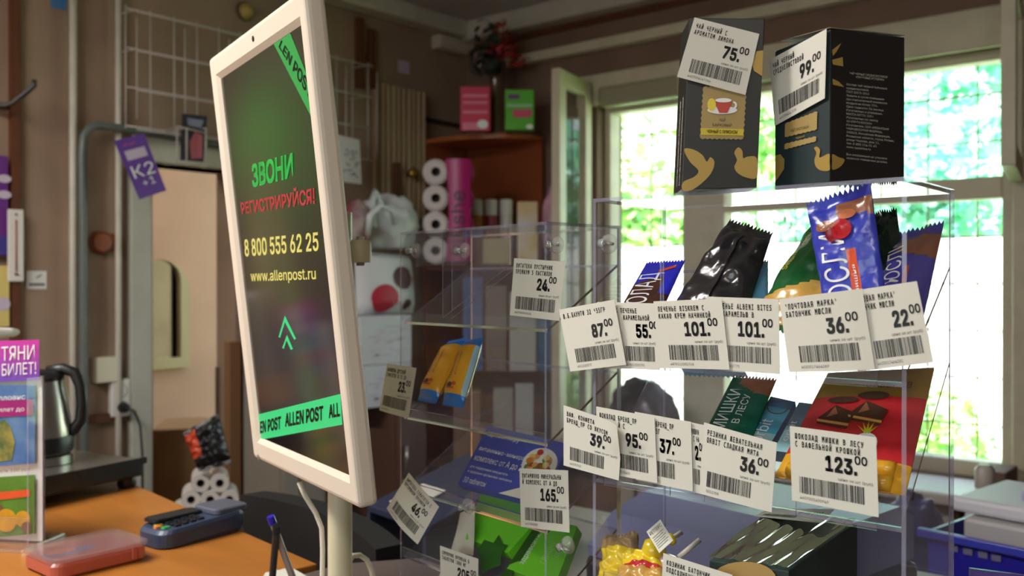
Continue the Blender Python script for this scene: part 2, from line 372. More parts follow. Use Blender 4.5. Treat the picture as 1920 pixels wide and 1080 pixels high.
# ================================================================== LAMPS
def ceiling_lamp(x, y, wx, wy, power, label, col=(1, .975, .94)):
    t = thing('ceiling_lamp', label, 'lamp', (x, y, ZC-.06), 'ceiling lamps')
    obj('housing', MB().box((x-wx/2, y-wy/2, ZC-.05), (x+wx/2, y+wy/2, ZC-.002), M_TRIM), t, bevel=.005)
    obj('diffuser', MB().box((x-wx/2+.02, y-wy/2+.02, ZC-.062), (x+wx/2-.02, y+wy/2-.02, ZC-.05), mat('lamp_diffuser', (255, 244, 225), .5, emit=6)), t)
    l = bpy.data.lights.new('lamp_light', 'AREA'); l.shape = 'RECTANGLE'; l.size = wx-.05; l.size_y = wy-.05; l.energy = power; l.color = col
    lo = bpy.data.objects.new('lamp_light', l); COL.objects.link(lo); lo.parent = t; lo.location = (0, 0, -.005)
ceiling_lamp(.55, -.75, 1.2, .3, 7, 'long white ceiling lamp over the customer side of the counter')
ceiling_lamp(-1.7, -.20, 1.2, .3, 48, 'long white ceiling lamp near the entrance behind the counter')
ceiling_lamp(-3.6, 1.7, .5, .3, 8, 'small ceiling lamp in the hallway with the mirror', (1, .84, .74))
# ================================================================== COUNTERS
DZ = H-.38
dA, dB = PZ(284, 922, DZ), PZ(602, 1060, DZ)
dd = (dB-dA).normalized(); dn = V((dd.y, -dd.x, 0))          # along the far edge, and towards the customers
M_DESK = mat('desk_veneer', (178, 112, 46), .38, vary=.14, vscale=5, stretch=(1, 6, 1))
M_CTR = mat('counter_top', (104, 92, 88), .35, vary=.06)
t = thing('desk', 'orange veneer desk with the card terminal and leaflet stand on it', 'desk', (dA.x, dA.y, 0))
L0, L1 = dA-dd*.9, dB-dd*.01
top = [L0, L1, L1+dn*.75, L0+dn*.75]
obj('desk_top', MB().slab([p-UPW*.025 for p in top], UPW*.025, M_DESK), t, bevel=.002)
for s0, s1, nm in ((0, .03, 'side_panel'), (1, -.03, 'side_panel')):
    base = L0 if s0 == 0 else L1
    q = [base+dn*.05, base+dn*.7, base+dn*.7+dd*s1, base+dn*.05+dd*s1]
    obj(nm, MB().slab([V((p.x, p.y, .001)) for p in q], UPW*(DZ-.027), M_DESK), t)
t = thing('service_counter', 'dark topped service counter carrying both acrylic racks and the screen', 'counter', (-.4, .6, 0))
ct = [V((-.99, .82, DZ)), V((-.93, .905, DZ)), V((.45, .80, DZ)), V((.45, .1, DZ)), V((-1.02, .1, DZ))]
cb = MB(); n = len(ct)
cb.face(ct, M_CTR); cb.face([p-UPW*.03 for p in reversed(ct)], M_CTR)
for k in range(n): cb.face([ct[k], ct[k]-UPW*.03, ct[(k+1) % n]-UPW*.03, ct[(k+1) % n]], M_CTR)
obj('counter_top', cb, t)
obj('cabinet', MB().box((-.90, .2, 0), (.42, .74, DZ-.031), mat('counter_body', (150, 140, 128), .5)), t)

# ================================================================== TEXT TAG
def price_tag(q, title, price, digits, label, bend=.0, curl=None, order=0, pu=.79, code=(.17, .88), tu=.055):
    """q: the four world corners TL, TR, BR, BL; the sheet is bowed by bend metres"""
    P, nrm = plane_of(q); f0 = bil(q); dv = (q[3]-q[0])
    def fn(u, v, e=.0): return f0(u, v)+nrm*(bend*4*u*(1-u)*(.4+.6*v)+e+(curl*max(0, u-.55)**2*max(0, .6-v)*6 if curl else 0))
    pm = MB().grid(lambda u, v: fn(u, v), 14, 10, PAPER).grid(lambda u, v: fn(u, v, -.00025), 14, 10, PAPER, flip=True)
    o = tag(obj('price_tag', pm, smooth=True), label, 'price tag', 'white price tags')
    fe = lambda u, v: fn(u, v, .0003)
    pt = MB()
    for i, ln in enumerate(title):
        if ln.strip(): pt.text(ln, sub(fe, tu, .085+.105*i, tu+.0405*len(ln), .156+.105*i), INK, mono=True, bold=.022)
    if pt.f: obj('product_name', pt, o)
    pt = MB()
    if price:
        w = .112*len(price); pt.text(price+'.', sub(fe, pu-w-.03, .33, pu, .515), INK, bold=.034)
        pt.text('00', sub(fe, pu-.025, .275, pu+.115, .38), INK, bold=.02)
        pt.text('цена за шт (руб)', sub(fe, .56, .585, .95, .622), INK2)
    if pt.f: obj('price_figures', pt, o)
    if code:
        rnd = random.Random(sum(map(ord, digits or 'x'))+len(label)); bc = MB(); u = code[0]
        while u < code[1]-.012:
            w = rnd.choice((.005, .005, .009, .013)); bc.face([fe(u, .655), fe(u, .875), fe(u+w, .875), fe(u+w, .655)], INK); u += w+rnd.choice((.005, .006, .009, .012))
        if digits: bc.text(digits, sub(fe, code[0], .915, code[0]+.026*len(digits), .952), INK2)
        obj('barcode', bc, o)
    return o

# ================================================================== RACK WITH SWEETS
RX0, RX1, RY0, RY1, RT = -.4513, -.1977, .6435, .757, H+.0712
def pan(q, d): return MB().slab(q, V(d), ACR, EDGE)
rk = thing('display_rack', 'clear acrylic three tier rack full of sweets with two tea boxes on top', 'display rack', ((RX0+RX1)/2, (RY0+RY1)/2, DZ))
T = .003
for x in (RX0, RX1-T):
    obj('side_panel', pan([(x, RY0, DZ+.001), (x, RY1, DZ+.001), (x, RY1, RT), (x, RY0, RT)], (T, 0, 0)), rk)
obj('top_panel', pan([(RX0+T, RY0, RT-T), (RX1-T, RY0, RT-T), (RX1-T, RY1, RT-T), (RX0+T, RY1, RT-T)], (0, 0, T)), rk)
obj('back_panel', pan([(RX0+T, RY1-T, DZ+.01), (RX1-T, RY1-T, DZ+.01), (RX1-T, RY1-T, RT-T), (RX0+T, RY1-T, RT-T)], (0, T, 0)), rk)
TIERS = [(H-.066, H+.0126), (H-.163, H-.06), (H-.275, H-.266)]
for zf, zb in TIERS:
    obj('shelf_plate', pan([(RX0+T, RY0, zf), (RX1-T, RY0, zf), (RX1-T, RY1-T, zb), (RX0+T, RY1-T, zb)], (0, 0, -T)), rk)
    obj('front_lip', pan([(RX0+T, RY0, zf), (RX1-T, RY0, zf), (RX1-T, RY0, zf+.022), (RX0+T, RY0, zf+.022)], (0, T, 0)), rk)
    zz = zf+.036
    for x0, x1 in ((RX0+.012, RX0+.075), (RX0+.105, RX0+.155), (RX0+.178, RX0+.235)):
        obj('ticket_holder', MB().slab([(x0, RY0-.001, zf-.004), (x1, RY0-.001, zf-.004), (x1, RY0-.001, zz), (x0, RY0-.001, zz)], V((0, -.0008, 0)), ACR, mat('holder_edge', (120, 118, 130), .3)), rk)
xd = PY(1236, 500, RY0).x
for x in (xd,):
    obj('divider', pan([(x, RY0+.001, TIERS[0][0]+.024), (x, RY0+.005, TIERS[0][0]+.024), (x, RY0+.005, RT-T-.001), (x, RY0+.001, RT-T-.001)], (.0015, 0, 0)), rk)
for k, (px, py, d) in enumerate(((1145, 457, 0), (1070, 1023, 0))): pass

# ---- tags on the sweets rack
def RT_tag(q, order, *a, **k):
    y = RY0-.0035-order*.0016
    return price_tag([PY(px, py, y) for px, py in q], *a, **k)
RT_tag([(1120, 566), (1231.7, 569), (1237, 694), (1135, 690)], 0, ['ЬЕ К ПЕЧЕНЬЕ', '      КАРАМЕЛЬНОЙ'], '55', '4870112002751', 'price tag reading 55.00 tucked behind the crooked 87.00 tag', pu=.88, tu=.18, code=(.4, .93))
RT_tag([(1048, 580.7), (1151.7, 561.7), (1174, 684), (1069, 696.7)], 2, ['Ш.Б.БАУНТИ 32 *55ГР'], '87', '4011100977', 'crooked price tag reading 87.00 at the end of the upper tag row', bend=.002)
RT_tag([(1325, 556), (1460, 561), (1462.7, 701.7), (1330, 692)], 1, ['ПЕЧЕНЬЕ ALBENI BITES', ' С КАРАМЕЛЬЮ В'], '101', '4870112002775', 'price tag reading 101.00 partly covered by the other 101.00 tag', code=(.1, .9), pu=.80, tu=.1)
RT_tag([(1225, 565), (1353, 560), (1368, 693), (1237, 690)], 2, ['ПЕЧЕНЬЕ BISKREM С', 'КАКАО КРЕМ НАЧИНКОЙ'], '101', '4870112002768', 'price tag reading 101.00 whose title names cocoa cream biscuits')
RT_tag([(1580, 548), (1719, 527), (1750, 679), (1608, 697)], 1, ['ПОЧТОВАЯ МАРКА"', 'БАТОНЧИК МЮСЛИ'], '22', '4630017464281', 'price tag reading 22.00 at the corner edge of the upper tag row', pu=.86, tu=.10, code=(.3, .93), bend=.002)
RT_tag([(1461, 560.7), (1616.7, 541), (1640.7, 693), (1479.6, 697.8)], 3, ['"ПОЧТОВАЯ МАРКА"', 'БАТОНЧИК МЮСЛИ'], '36', '4630017464289', 'price tag reading 36.00 under the upright blue muesli bar', bend=.003)
RT_tag([(1117.8, 762), (1227, 782), (1232.6, 906), (1120, 884)], 1, ['ШОКОЛАД БРЕНД_ПР', '        Й С'], '95', '4607005400', 'price tag reading 95.00 beside the curled 39.00 tag', pu=.76, code=(.3, .86))
RT_tag([(1190, 772), (1295.6, 791), (1299, 921.5), (1192, 900)], 0, ['ШОКОЛАД БРЕНД_ПР', '       25Г'], '37', '460700541', 'price tag reading 37.00 in the middle of the lower tag row', pu=.70, code=(.2, .72))
RT_tag([(1265, 786), (1335, 800), (1344, 934), (1268, 914)], -1, ['КОЛ МИШКИ', 'ЛЕСУ С НА'], '2', '', 'mostly hidden price tag of which only a figure 2 shows', pu=.66, tu=.28, code=(.45, .62))
RT_tag([(1056.7, 759.6), (1167.8, 796), (1160, 901), (1056.7, 872.6)], 3, ['ВАФ. КОНФЕТА', 'БРЕНД_ПР СО ВКУСОМ'], '39', '46230761', 'curled price tag reading 39.00 at the end of the lower tag row', curl=.012, code=(.12, .74), pu=.73)
RT_tag([(1320, 792), (1456.7, 830), (1446.7, 960.7), (1311, 925)], 3, ['РЕЗИНКА ЖЕВАТЕЛЬНАЯ', 'ORBIT СЛАДКАЯ МЯТА'], '36', '5011708', 'price tag reading 36.00 below the chewing gum packs', pu=.80, code=(.1, .72), bend=.001)
RT_tag([(1480.7, 798.5), (1642.6, 820), (1647.4, 970), (1485, 938)], 2, ['ШОКОЛАД МИШКИ В ЛЕСУ', 'С ВАФЕЛЬНОЙ КРОШКОЙ'], '123', '4607005400949', 'price tag reading 123.00 on the red chocolate bar', pu=.78, code=(.10, .86))
RT_tag([(1243.7, 1037), (1373, 1078), (1366, 1200), (1237, 1160)], 2, ['КОЗИНАК БАТОНЧИК', 'ПОДСОЛНЕЧНЫЙ'], '41', '46070054', 'price tag for a sunflower seed bar cut off by the picture edge below the lollipops')

# ---- sweets
def pack(name, q, thick, mf, label, cat, group=None, nu=26, nv=44, crimp=.07, zig=.004, wr=.0, seed=1):
    """a sealed flow wrap: a pillow between two pressed, zigzag ends; q is its outline TL, TR, BR, BL"""
    P, nrm = plane_of(q); f0 = bil(q); ax = (q[3]-q[0]).normalized(); side = (q[1]-q[0]).normalized()
    def h(u, v):
        a = max(0., 1-(2*u-1)**2)**.5; e = min(v, 1-v)
        s = 0 if e < crimp else min(1, (e-crimp)/.14)**.6
        return thick*a*s+.0006
    def fr(u, v, e=0):
        z = 0
        if v == 0 or v == 1: z = zig*((int(u*nu+.5) % 2)-.5)*(1 if v == 0 else -1)
        w = noise.noise(V((u*5+seed, v*9, seed*3.1)))*wr if wr else 0
        return f0(u, v)+ax*z+nrm*(h(u, v)+e+w)
    def bk(u, v):
        z = 0
        if v == 0 or v == 1: z = zig*((int(u*nu+.5) % 2)-.5)*(1 if v == 0 else -1)
        return f0(u, v)+ax*z-nrm*(h(u, v)*.6)
    m = MB().grid(fr, nu, nv, mf).grid(bk, nu, nv, (lambda u, v: mf(.02, v)) if callable(mf) else mf, flip=True)
    o = tag(obj(name, m, smooth=True), label, cat, group)
    return o, (lambda u, v: fr(min(max(u, .001), .999), min(max(v, .001), .999), .0006))
def Q(pts, yt, yb):
    q = [PY(*pts[0], yt), PY(*pts[1], yt), PY(*pts[2], yb), PY(*pts[3], yb)]
    zf, zb = TIERS[0 if pts[0][1] < 600 else 1]; k = (yb-RY0)/(RY1-RY0)
    for i in (2, 3): q[i].z = max(q[i].z, zf+(zb-zf)*k+.010)     # stands on the sloping shelf plate
    return q
def foil(n, c, r=.28): return mat(n, c, r, spec=.6, bump=.25, bscale=45, coat=.3)
F_BLUE = foil('wrap_blue', (52, 62, 178)); F_CHOC = foil('wrap_brown', (74, 42, 30)); F_BLACK = foil('wrap_black', (40, 38, 40), .22)
F_LBLUE = foil('wrap_light_blue', (110, 180, 220)); F_GREEN = foil('wrap_green', (30, 98, 50)); F_GOLD = foil('wrap_biscuit', (206, 160, 78))
F_RED = foil('wrap_red', (190, 40, 46)); F_DKG = foil('wrap_dark_green', (26, 42, 34), .2); F_ORNG = foil('wrap_orange', (214, 84, 44)); F_BEAR = foil('wrap_bear_green', (14, 92, 70))
F_ULTRA = foil('wrap_ultramarine', (40, 44, 200))
F_OLIVE = foil('wrap_olive', (146, 112, 40)); F_YEL = foil('wrap_yellow', (226, 168, 40)); F_HAZEL = foil('wrap_hazel', (150, 92, 62)); F_CYAN = foil('wrap_cyan', (66, 168, 198)); F_PURP = foil('wrap_violet', (74, 70, 170))

o, fn = pack('chocolate_bar', Q([(1213, 493), (1284, 489), (1215, 665), (1130, 668)], .728, .656), .004, lambda u, v: F_ULTRA if v < .33-.12*u or (v < .45 and u > .75) else F_CHOC, 'chocolate bar in a blue and brown wrapper beside the black foil packet', 'chocolate bar', 'bars in the upper tier')
obj('lettering', MB().text('ШОКОЛАД', subv(fn, .12, .62, .92, .20), WHITE, bold=.01), o)
obj('red_stripe', MB().face([fn(.52, .16), fn(.86, .06), fn(.88, .11), fn(.58, .20)], F_ORNG), o)
o, fn = pack('biscuit_packet', Q([(1368, 412), (1448, 437), (1385, 660), (1225, 650)], .733, .664), .010, F_BLACK, 'large black foil biscuit packet seen from its plain back', 'packet', seed=4, wr=.004)
b = MB(); b.grid(lambda u, v: fn(.46+.06*u, .09+.85*v)+ (EYE-fn(.5, .5)).normalized()*.002, 3, 20, F_BLACK); obj('back_seam', b, o, smooth=True)
pack('wafer_packet', Q([(1378, 482), (1440, 490), (1440, 688), (1360, 690)], .748, .69), .006, F_LBLUE, 'light blue wafer packet standing behind the black foil packet', 'packet')
o, fn = pack('cracker_packet', Q([(1520, 424), (1640, 404), (1560, 692), (1395, 660)], .741, .672), .008, lambda u, v: F_GREEN if v < .72-.16*u else (F_GOLD if v < .95 else F_GREEN), 'green cracker packet with yellow lettering behind the muesli bar', 'packet', seed=7, wr=.003)
obj('lettering', MB().text('Sesame Cracker', subv(fn, .10, .17, .50, .07), mat('yellow_print', (238, 214, 60), .4), bold=.01), o)
o, fn = pack('muesli_bar', Q([(1512, 384), (1632, 343), (1678, 700), (1562, 706)], .668, .651), .006, lambda u, v: F_ORNG if (.55 < u < .70 and v > .36) else (F_HAZEL if (v < .08+.10*u and u > .45 and v > .065) else F_BLUE), 'upright blue muesli bar with a cherry picture above the 36.00 tag', 'bar', 'blue muesli bars', seed=3, wr=.002)
b = MB(); b.text('МЮСЛИ', subv(fn, .14, .54, .83, .24), WHITE, bold=.0); b.text('миндаль и вишня', subv(fn, .59, .65, .92, .46), WHITE); obj('lettering', b, o)
b = MB()
def disc(mb, fn, cu, cv, ru, rv, m, n=20):
    mb.grid(lambda a, r: fn(cu+ru*(.02+.98*r)*math.cos(2*math.pi*a), cv+rv*(.02+.98*r)*math.sin(2*math.pi*a)), n, 3, m)
fe = lambda u, v: fn(u, v)+(EYE-fn(.5, .5)).normalized()*.0015
for cu, cv, ru, rv, m in ((.28, .19, .16, .035, F_HAZEL), (.52, .235, .16, .062, mat('cherry', (176, 30, 40), .2)), (.36, .25, .10, .05, mat('cherry_dark', (132, 22, 34), .2)), (.62, .15, .13, .03, mat('nut', (198, 108, 70), .4))): disc(b, fe, cu, cv, ru, rv, m)
obj('cherry_picture', b, o)
pack('foil_packet', Q([(1626, 400), (1681, 393), (1705, 620), (1640, 620)], .752, .70), .004, F_DKG, 'dark green shiny foil packet behind the two muesli bars', 'packet', wr=.003, seed=9)
o, fn = pack('muesli_bar', Q([(1665, 445), (1770, 416), (1722, 700), (1636, 705)], .744, .668), .006, lambda u, v: F_ORNG if (.50 < u < .62 and v > .40) else (F_HAZEL if (.12 < v < .24+.1*u and u > .3) else F_PURP), 'violet blue muesli bar leaning in the corner of the upper tier', 'bar', 'blue muesli bars', seed=5, wr=.002)
obj('lettering', MB().text('МЮСЛИ', subv(fn, .12, .44, .66, .16), WHITE), o)
# lower tier
o, fn = pack('chocolate_bar', Q([(1376, 706), (1456, 712), (1392, 905), (1300, 880)], .735, .662), .003, lambda u, v: F_HAZEL if (v < .22 and u > .22 and v < .05+.25*u) else F_BEAR, 'green wrapped chocolate bar with white bear lettering beside the chewing gum', 'chocolate bar', 'bars in the lower tier')
b = MB(); b.text('МИШКИ', subv(fn, .12, .42, .72, .20), WHITE, bold=.01); b.text('В ЛЕСУ', subv(fn, .50, .66, .62, .26), WHITE); obj('lettering', b, o)
def gum(q, d, mf, label, txt):
    P, nrm = plane_of(q); f0 = bil(q)
    m = MB().grid(lambda u, v: f0(u, v), 2, 24, mf)
    back = [p-nrm*d for p in q]
    for k in range(4): m.face([q[k], back[k], back[(k+1) % 4], q[(k+1) % 4]], mf(.5, .05))
    m.face(back[::-1], mf(.5, .05))
    o = tag(obj('chewing_gum_pack', m), label, 'chewing gum', 'chewing gum packs'); fe = lambda u, v: f0(u, v)+nrm*.0004
    obj('lettering', MB().text(txt, subv(fe, .18, .62, .80, .40), WHITE, bold=.02), o)
    return o, fe
G1, G2, G3 = mat('gum_deep', (36, 84, 140), .25), mat('gum_teal', (70, 160, 190), .25), mat('gum_pale', (150, 196, 206), .25)
G4 = mat('gum_grey', (84, 110, 130), .3)
o, fe = gum(Q([(1445, 743), (1491, 753), (1432, 880), (1384, 862)], .728, .668), .012, lambda u, v: G1 if v < .18 else (G2 if v < .62 else G3), 'turquoise chewing gum pack with white lettering', 'orbit')
b = MB(); 
for k in range(24):
    a0, a1 = 2*math.pi*k/24, 2*math.pi*(k+1)/24; pp = lambda a, r: fe(.5+r*math.cos(a)*.42, .17+r*math.sin(a)*.12); b.face([pp(a0, 1), pp(a1, 1), pp(a1, .86), pp(a0, .86)], F_CHOC)
obj('ring_emblem', b, o)
gum(Q([(1498, 754), (1522, 757), (1476, 880), (1450, 878)], .730, .672), .010, lambda u, v: G4 if v < .5 else G3, 'grey blue chewing gum pack standing on its edge beside the turquoise one', 'orbit')
pack('wafer_packet', Q([(1285, 702), (1402, 706), (1380, 775), (1262, 770)], .752, .742), .003, F_LBLUE, 'light blue packet lying under the upper shelf behind the green bar', 'packet')
def choc(u, v):
    if v < .27: return F_OLIVE
    if v < .80: return F_RED
    return F_YEL
o, fn = pack('chocolate_box', Q([(1553, 700), (1752, 690), (1698, 975), (1452, 940)], .738, .654), .004, choc, 'large red and yellow chocolate bar behind the 123.00 tag', 'chocolate bar', 'bars in the lower tier', zig=0, crimp=.0)
fe = lambda u, v: fn(u, v)+(EYE-fn(.5, .5)).normalized()*.001
b = MB()
for x0, y0 in ((.24, .46), (.50, .42)):
    b.face([fe(x0-.10, y0+.02), fe(x0+.02, y0-.10), fe(x0+.22, y0-.03), fe(x0+.20, y0+.06)], F_CHOC); b.face([fe(x0-.10, y0+.025), fe(x0+.20, y0+.065), fe(x0+.20, y0+.085), fe(x0-.09, y0+.045)], F_GOLD); b.face([fe(x0-.09, y0+.05), fe(x0+.20, y0+.09), fe(x0+.19, y0+.11), fe(x0-.08, y0+.07)], F_CHOC)
    b.face([fe(x0+.02, y0-.09), fe(x0+.07, y0-.02), fe(x0-.02, y0+.01)], F_HAZEL)
for cu, cv, ru, rv, m in ((.30, .31, .14, .03, F_CHOC), (.56, .27, .14, .035, F_CHOC), (.62, .68, .10, .09, WHITE)): disc(b, fe, cu, cv, ru, rv, m)
for k in range(5): a = -2.6+k*.5; b.face([fe(.60, .60), fe(.60+.10*math.cos(a), .58+.09*math.sin(a)), fe(.63, .60)], mat('leaf_print', (196, 196, 40), .4))
obj('wafer_picture', b, o)
b = MB(); b.text('Славица', sub(fe, .46, .13, .86, .20), F_CHOC); obj('lettering', b, o)
b = MB()
for k, (v0, v1) in enumerate(((.81, .89), (.91, .98))):
    p0, p1 = fn(.1, (v0+v1)/2), fn(.9, (v0+v1)/2); b.tube([p0+(p1-p0)*i/10 for i in range(11)], .006, F_YEL, 10)
obj('wafer_rolls_picture', b, o, smooth=True)
# third tier: wrapped tea box, lollipops
GREENBOX = mat('tea_box_green', (38, 54, 50), .35, coat=.4)
q = [PY(1440, 962, .748), PY(1608, 977, .746), PY(1478, 1068, .652), PY(1329, 1048, .652)]
P, nrm = plane_of(q)
tb = thing('tea_box', 'dark green tea box in cellophane lying in the bottom tier', 'tea box', (q[3]+q[1])/2-UPW*.05, 'tea boxes')
obj('carton', MB().slab([p-nrm*.001 for p in q], -UPW*.048, GREENBOX), tb, bevel=.001)
cel = MB(); f0 = bil(q)
cel.grid(lambda u, v: f0(u, v)+nrm*(.002+.0016*noise.noise(V((u*11, v*3, 2)))), 40, 14, CELLO); obj('cellophane', cel, tb, smooth=True)
price_tag([PY(1444, 961, .757)+nrm*.004, PY(1567, 968, .745)+nrm*.006, PY(1542, 994, .718)+nrm*.006, PY(1415, 976, .735)+nrm*.004], ['', ''], '75', '', 'grey price tag lying flat on the wrapped tea box in the bottom tier', code=(.1, .6))
Bk = lambda px, py: PY(px, py, .6505)
b = MB(); disc(b, lambda u, v: Bk(1395+u*60, 1085+v*32), 0, 0, 1, 1, mat('gold_print', (172, 140, 84), .4), 24); obj('gold_seal', b, tb)
M_LOLY, M_STICK = mat('lolly_yellow', (238, 206, 40), .3, coat=.5), mat('lolly_stick', (232, 222, 208), .5)
for k, (x0, y0, x1, y1, lb) in enumerate(((1247, 1018, 1278, 998, 'lollipop with a yellow knot and white stick under the tilted paper tag'), (1272, 1045, 1312, 1012, 'lollipop with a longer white stick beside the wrapped tea box'))):
    p, qv = PY(x0, y0, .70), PY(x1, y1, .715); t = thing('lollipop', lb, 'lollipop', p, 'lollipops in the bottom tier')
    obj('stick', MB().tube([p, qv], .0022, M_STICK, 8), t, smooth=True)
    cc = p+(p-qv).normalized()*.012
    obj('candy', MB().lathe(cc, [(.0001, -.011), (.008, -.008), (.011, 0), (.008, .008), (.0001, .011)], M_LOLY if k == 0 else mat('lolly_pink', (216, 176, 196), .25, coat=.5), 14), t, smooth=True)
    if k == 0: obj('wrapper_knot', MB().lathe(p+(qv-p)*.35, [(.0001, -.004), (.0052, -.002), (.0052, .002), (.0001, .004)], M_LOLY, 12, ax=qv-p), t, smooth=True)
rnd = random.Random(5)
o, fn = pack('candy_bag', [PY(1178, 1035, .70), PY(1246, 1030, .70), PY(1262, 1130, .66), PY(1150, 1120, .66)], .012, lambda u, v: M_LOLY if v < .42 else (F_RED if v < .50+.03*math.sin(u*30) else F_GOLD), 'yellow and red candy bag at the bottom beside the sunflower bar tag', 'candy bag', wr=.006, seed=2)
o, fn = pack('candy_bag', [PY(1135, 1005, .735), PY(1198, 1000, .735), PY(1190, 1110, .70), PY(1120, 1110, .70)], .010, lambda u, v: M_LOLY if v > .3 else mat('wrap_tan', (150, 122, 84), .4), 'tan and yellow candy bag deep in the bottom tier corner', 'candy bag', wr=.006, seed=6)
q = [PY(1212, 997, .668), PY(1238, 974, .674), PY(1262, 1013, .668), PY(1236, 1037, .66)]
P, nrm = plane_of(q); f0 = bil(q)
o = tag(obj('paper_tag', MB().grid(f0, 4, 4, PAPER).grid(lambda u, v: f0(u, v)-nrm*.0003, 4, 4, PAPER, flip=True)), 'small tilted paper tag with fine print above the yellow candy bag', 'tag')
b = MB(); fe = lambda u, v: f0(u, v)+nrm*.0004; b.text('РЕТТЕРС', sub(fe, .1, .12, .9, .26), INK)
for k in range(6): b.face([fe(.1, .38+.09*k), fe(.1, .40+.09*k), fe(.88-.1*(k % 2), .40+.09*k), fe(.88-.1*(k % 2), .38+.09*k)], INK2)
obj('fine_print', b, o)
# ---- tea boxes on top
M_TEA = mat('tea_box_dark', (33, 33, 27), .42, coat=.12); M_TEA2 = mat('tea_box_black', (26, 25, 26), .45); M_GOLD = mat('tea_gold', (178, 146, 74), .42, metal=.25)
M_GRN2 = mat('tea_box_petrol', (38, 52, 54), .42); M_STAMP = mat('tea_stamp', (168, 142, 84), .5); M_YB = mat('tea_yellow_band', (206, 186, 40), .45)
def carton(nm, label, c4, dep, m, lid):
    """c4: front face TL, TR, BR, BL in the world; dep: vector to the back"""
    t = thing(nm, label, 'tea box', (c4[3]+c4[2])/2+dep/2, 'tea boxes')
    obj('carton', MB().slab(c4, dep, m), t, bevel=.0006)
    return t
d = .708
fl = [PD(1293, 33, d), PD(1434, 35, .70), PD(1419, 351, .70), PD(1278, 359.5, d)]
for p in (2, 3): fl[p].z = RT+.0005
dep = (Rv*.047+FH*.999)*.05
tb1 = carton('tea_box', 'tall dark tea box with a teacup stamp and the 75.00 tag', fl, dep, M_TEA, None)
P1, n1 = plane_of(fl); B1 = lambda px, py, e=.0008: onp(px, py, P1, n1)+n1*e
X2 = lambda cx, cy: (1030+cx/3, 20+cy/3)     # coordinates noted on a closer crop of the photo
def ppoly(mb, pts, f, m): mb.face([f(*p) for p in pts], m)
def curvy(pts, k=4):
    out = []; n = len(pts)
    for i in range(n):
        a, b_, c_, d_ = (pts[(i+j-1) % n] for j in range(4))
        for j in range(k):
            t = j/k; out.append(tuple(.5*(2*b_[x]+(c_[x]-a[x])*t+(2*a[x]-5*b_[x]+4*c_[x]-d_[x])*t*t+(3*b_[x]-a[x]-3*c_[x]+d_[x])*t**3) for x in (0, 1)))
    return out
DUCK = [(1040, 800), (1062, 770), (1085, 790), (1090, 830), (1115, 822), (1166, 830), (1166, 938), (1110, 940), (1060, 915), (1040, 880), (1055, 840)]
b = MB(); ppoly(b, [X2(*p) for p in curvy(DUCK)], B1, M_GOLD); obj('bird_print', b, tb1)
SWAN = [(758, 780), (810, 782), (860, 812), (885, 850), (905, 825), (928, 850), (915, 905), (870, 960), (800, 1010), (750, 1012), (752, 965), (815, 935), (838, 900), (790, 850)]
b = MB(); ppoly(b, [X2(*p) for p in curvy(SWAN)], B1, M_GOLD); obj('bird_print', b, tb1)
b = MB(); ppoly(b, [X2(*p) for p in ((1165, 230), (1202, 225), (1196, 370), (1150, 340), (1140, 300))], B1, M_GOLD); obj('bird_print', b, tb1)
b = MB()
st = [(868, 430), (1105, 440), (1088, 722), (850, 718)]
def scallop(q, n, a):
    out = []
    for k in range(4):
        p0, p1 = q[k], q[(k+1) % 4]; nx, ny = (p1[1]-p0[1]), -(p1[0]-p0[0]); l = math.hypot(nx, ny)
        for i in range(n):
            s = i/n; o_ = a if i % 2 else 0; out.append((p0[0]+(p1[0]-p0[0])*s+nx/l*o_, p0[1]+(p1[1]-p0[1])*s+ny/l*o_))
    return out
ppoly(b, [X2(*p) for p in scallop(st, 18, 6)], B1, M_STAMP)
B1e = lambda px, py: B1(px, py, .0014)
ppoly(b, [X2(*p) for p in ((852, 662), (1092, 668), (1090, 705), (850, 700))], B1e, M_YB)
b.text('ЧЕРНЫЙ С ЛИМОНОМ', pq(lambda x, y: B1(x, y, .002), [X2(886, 672), X2(1056, 676), X2(1056, 694), X2(886, 690)]), INK, bold=.01)
b.text('ЧАЙ', pq(B1e, [X2(955, 608), X2(990, 608), X2(990, 626), X2(955, 626)]), M_TEA); b.text('БАЙХОВЫЙ', pq(B1e, [X2(918, 636), X2(1026, 638), X2(1026, 654), X2(918, 652)]), M_TEA)
obj('teacup_stamp', b, tb1)
b = MB()
el = lambda cx, cy, rx, ry, n=20, a0=0, a1=2*math.pi: [X2(cx+rx*math.cos(a0+(a1-a0)*k/n), cy+ry*math.sin(a0+(a1-a0)*k/n)) for k in range(n+1)]
ppoly(b, el(972, 562, 84, 22), lambda x, y: B1(x, y, .0018), WHITE)
ppoly(b, el(912, 532, 24, 36), lambda x, y: B1(x, y, .0020), mat('lemon', (228, 206, 60), .4))
ppoly(b, [X2(*p) for p in ((932, 508), (1024, 510), (1016, 545), (1000, 578), (955, 578), (940, 545))], lambda x, y: B1(x, y, .0023), mat('tea_red', (190, 62, 40), .4))
ppoly(b, el(978, 508, 46, 12), lambda x, y: B1(x, y, .0026), WHITE)
ring = el(1032, 535, 22, 22, 16, -1.5, 1.5); ring2 = el(1030, 535, 13, 14, 16, -1.5, 1.5)
for k in range(16): b.face([B1(*p, .0024) for p in (ring[k], ring[k+1], ring2[k+1], ring2[k])], WHITE)
obj('teacup_picture', b, tb1)
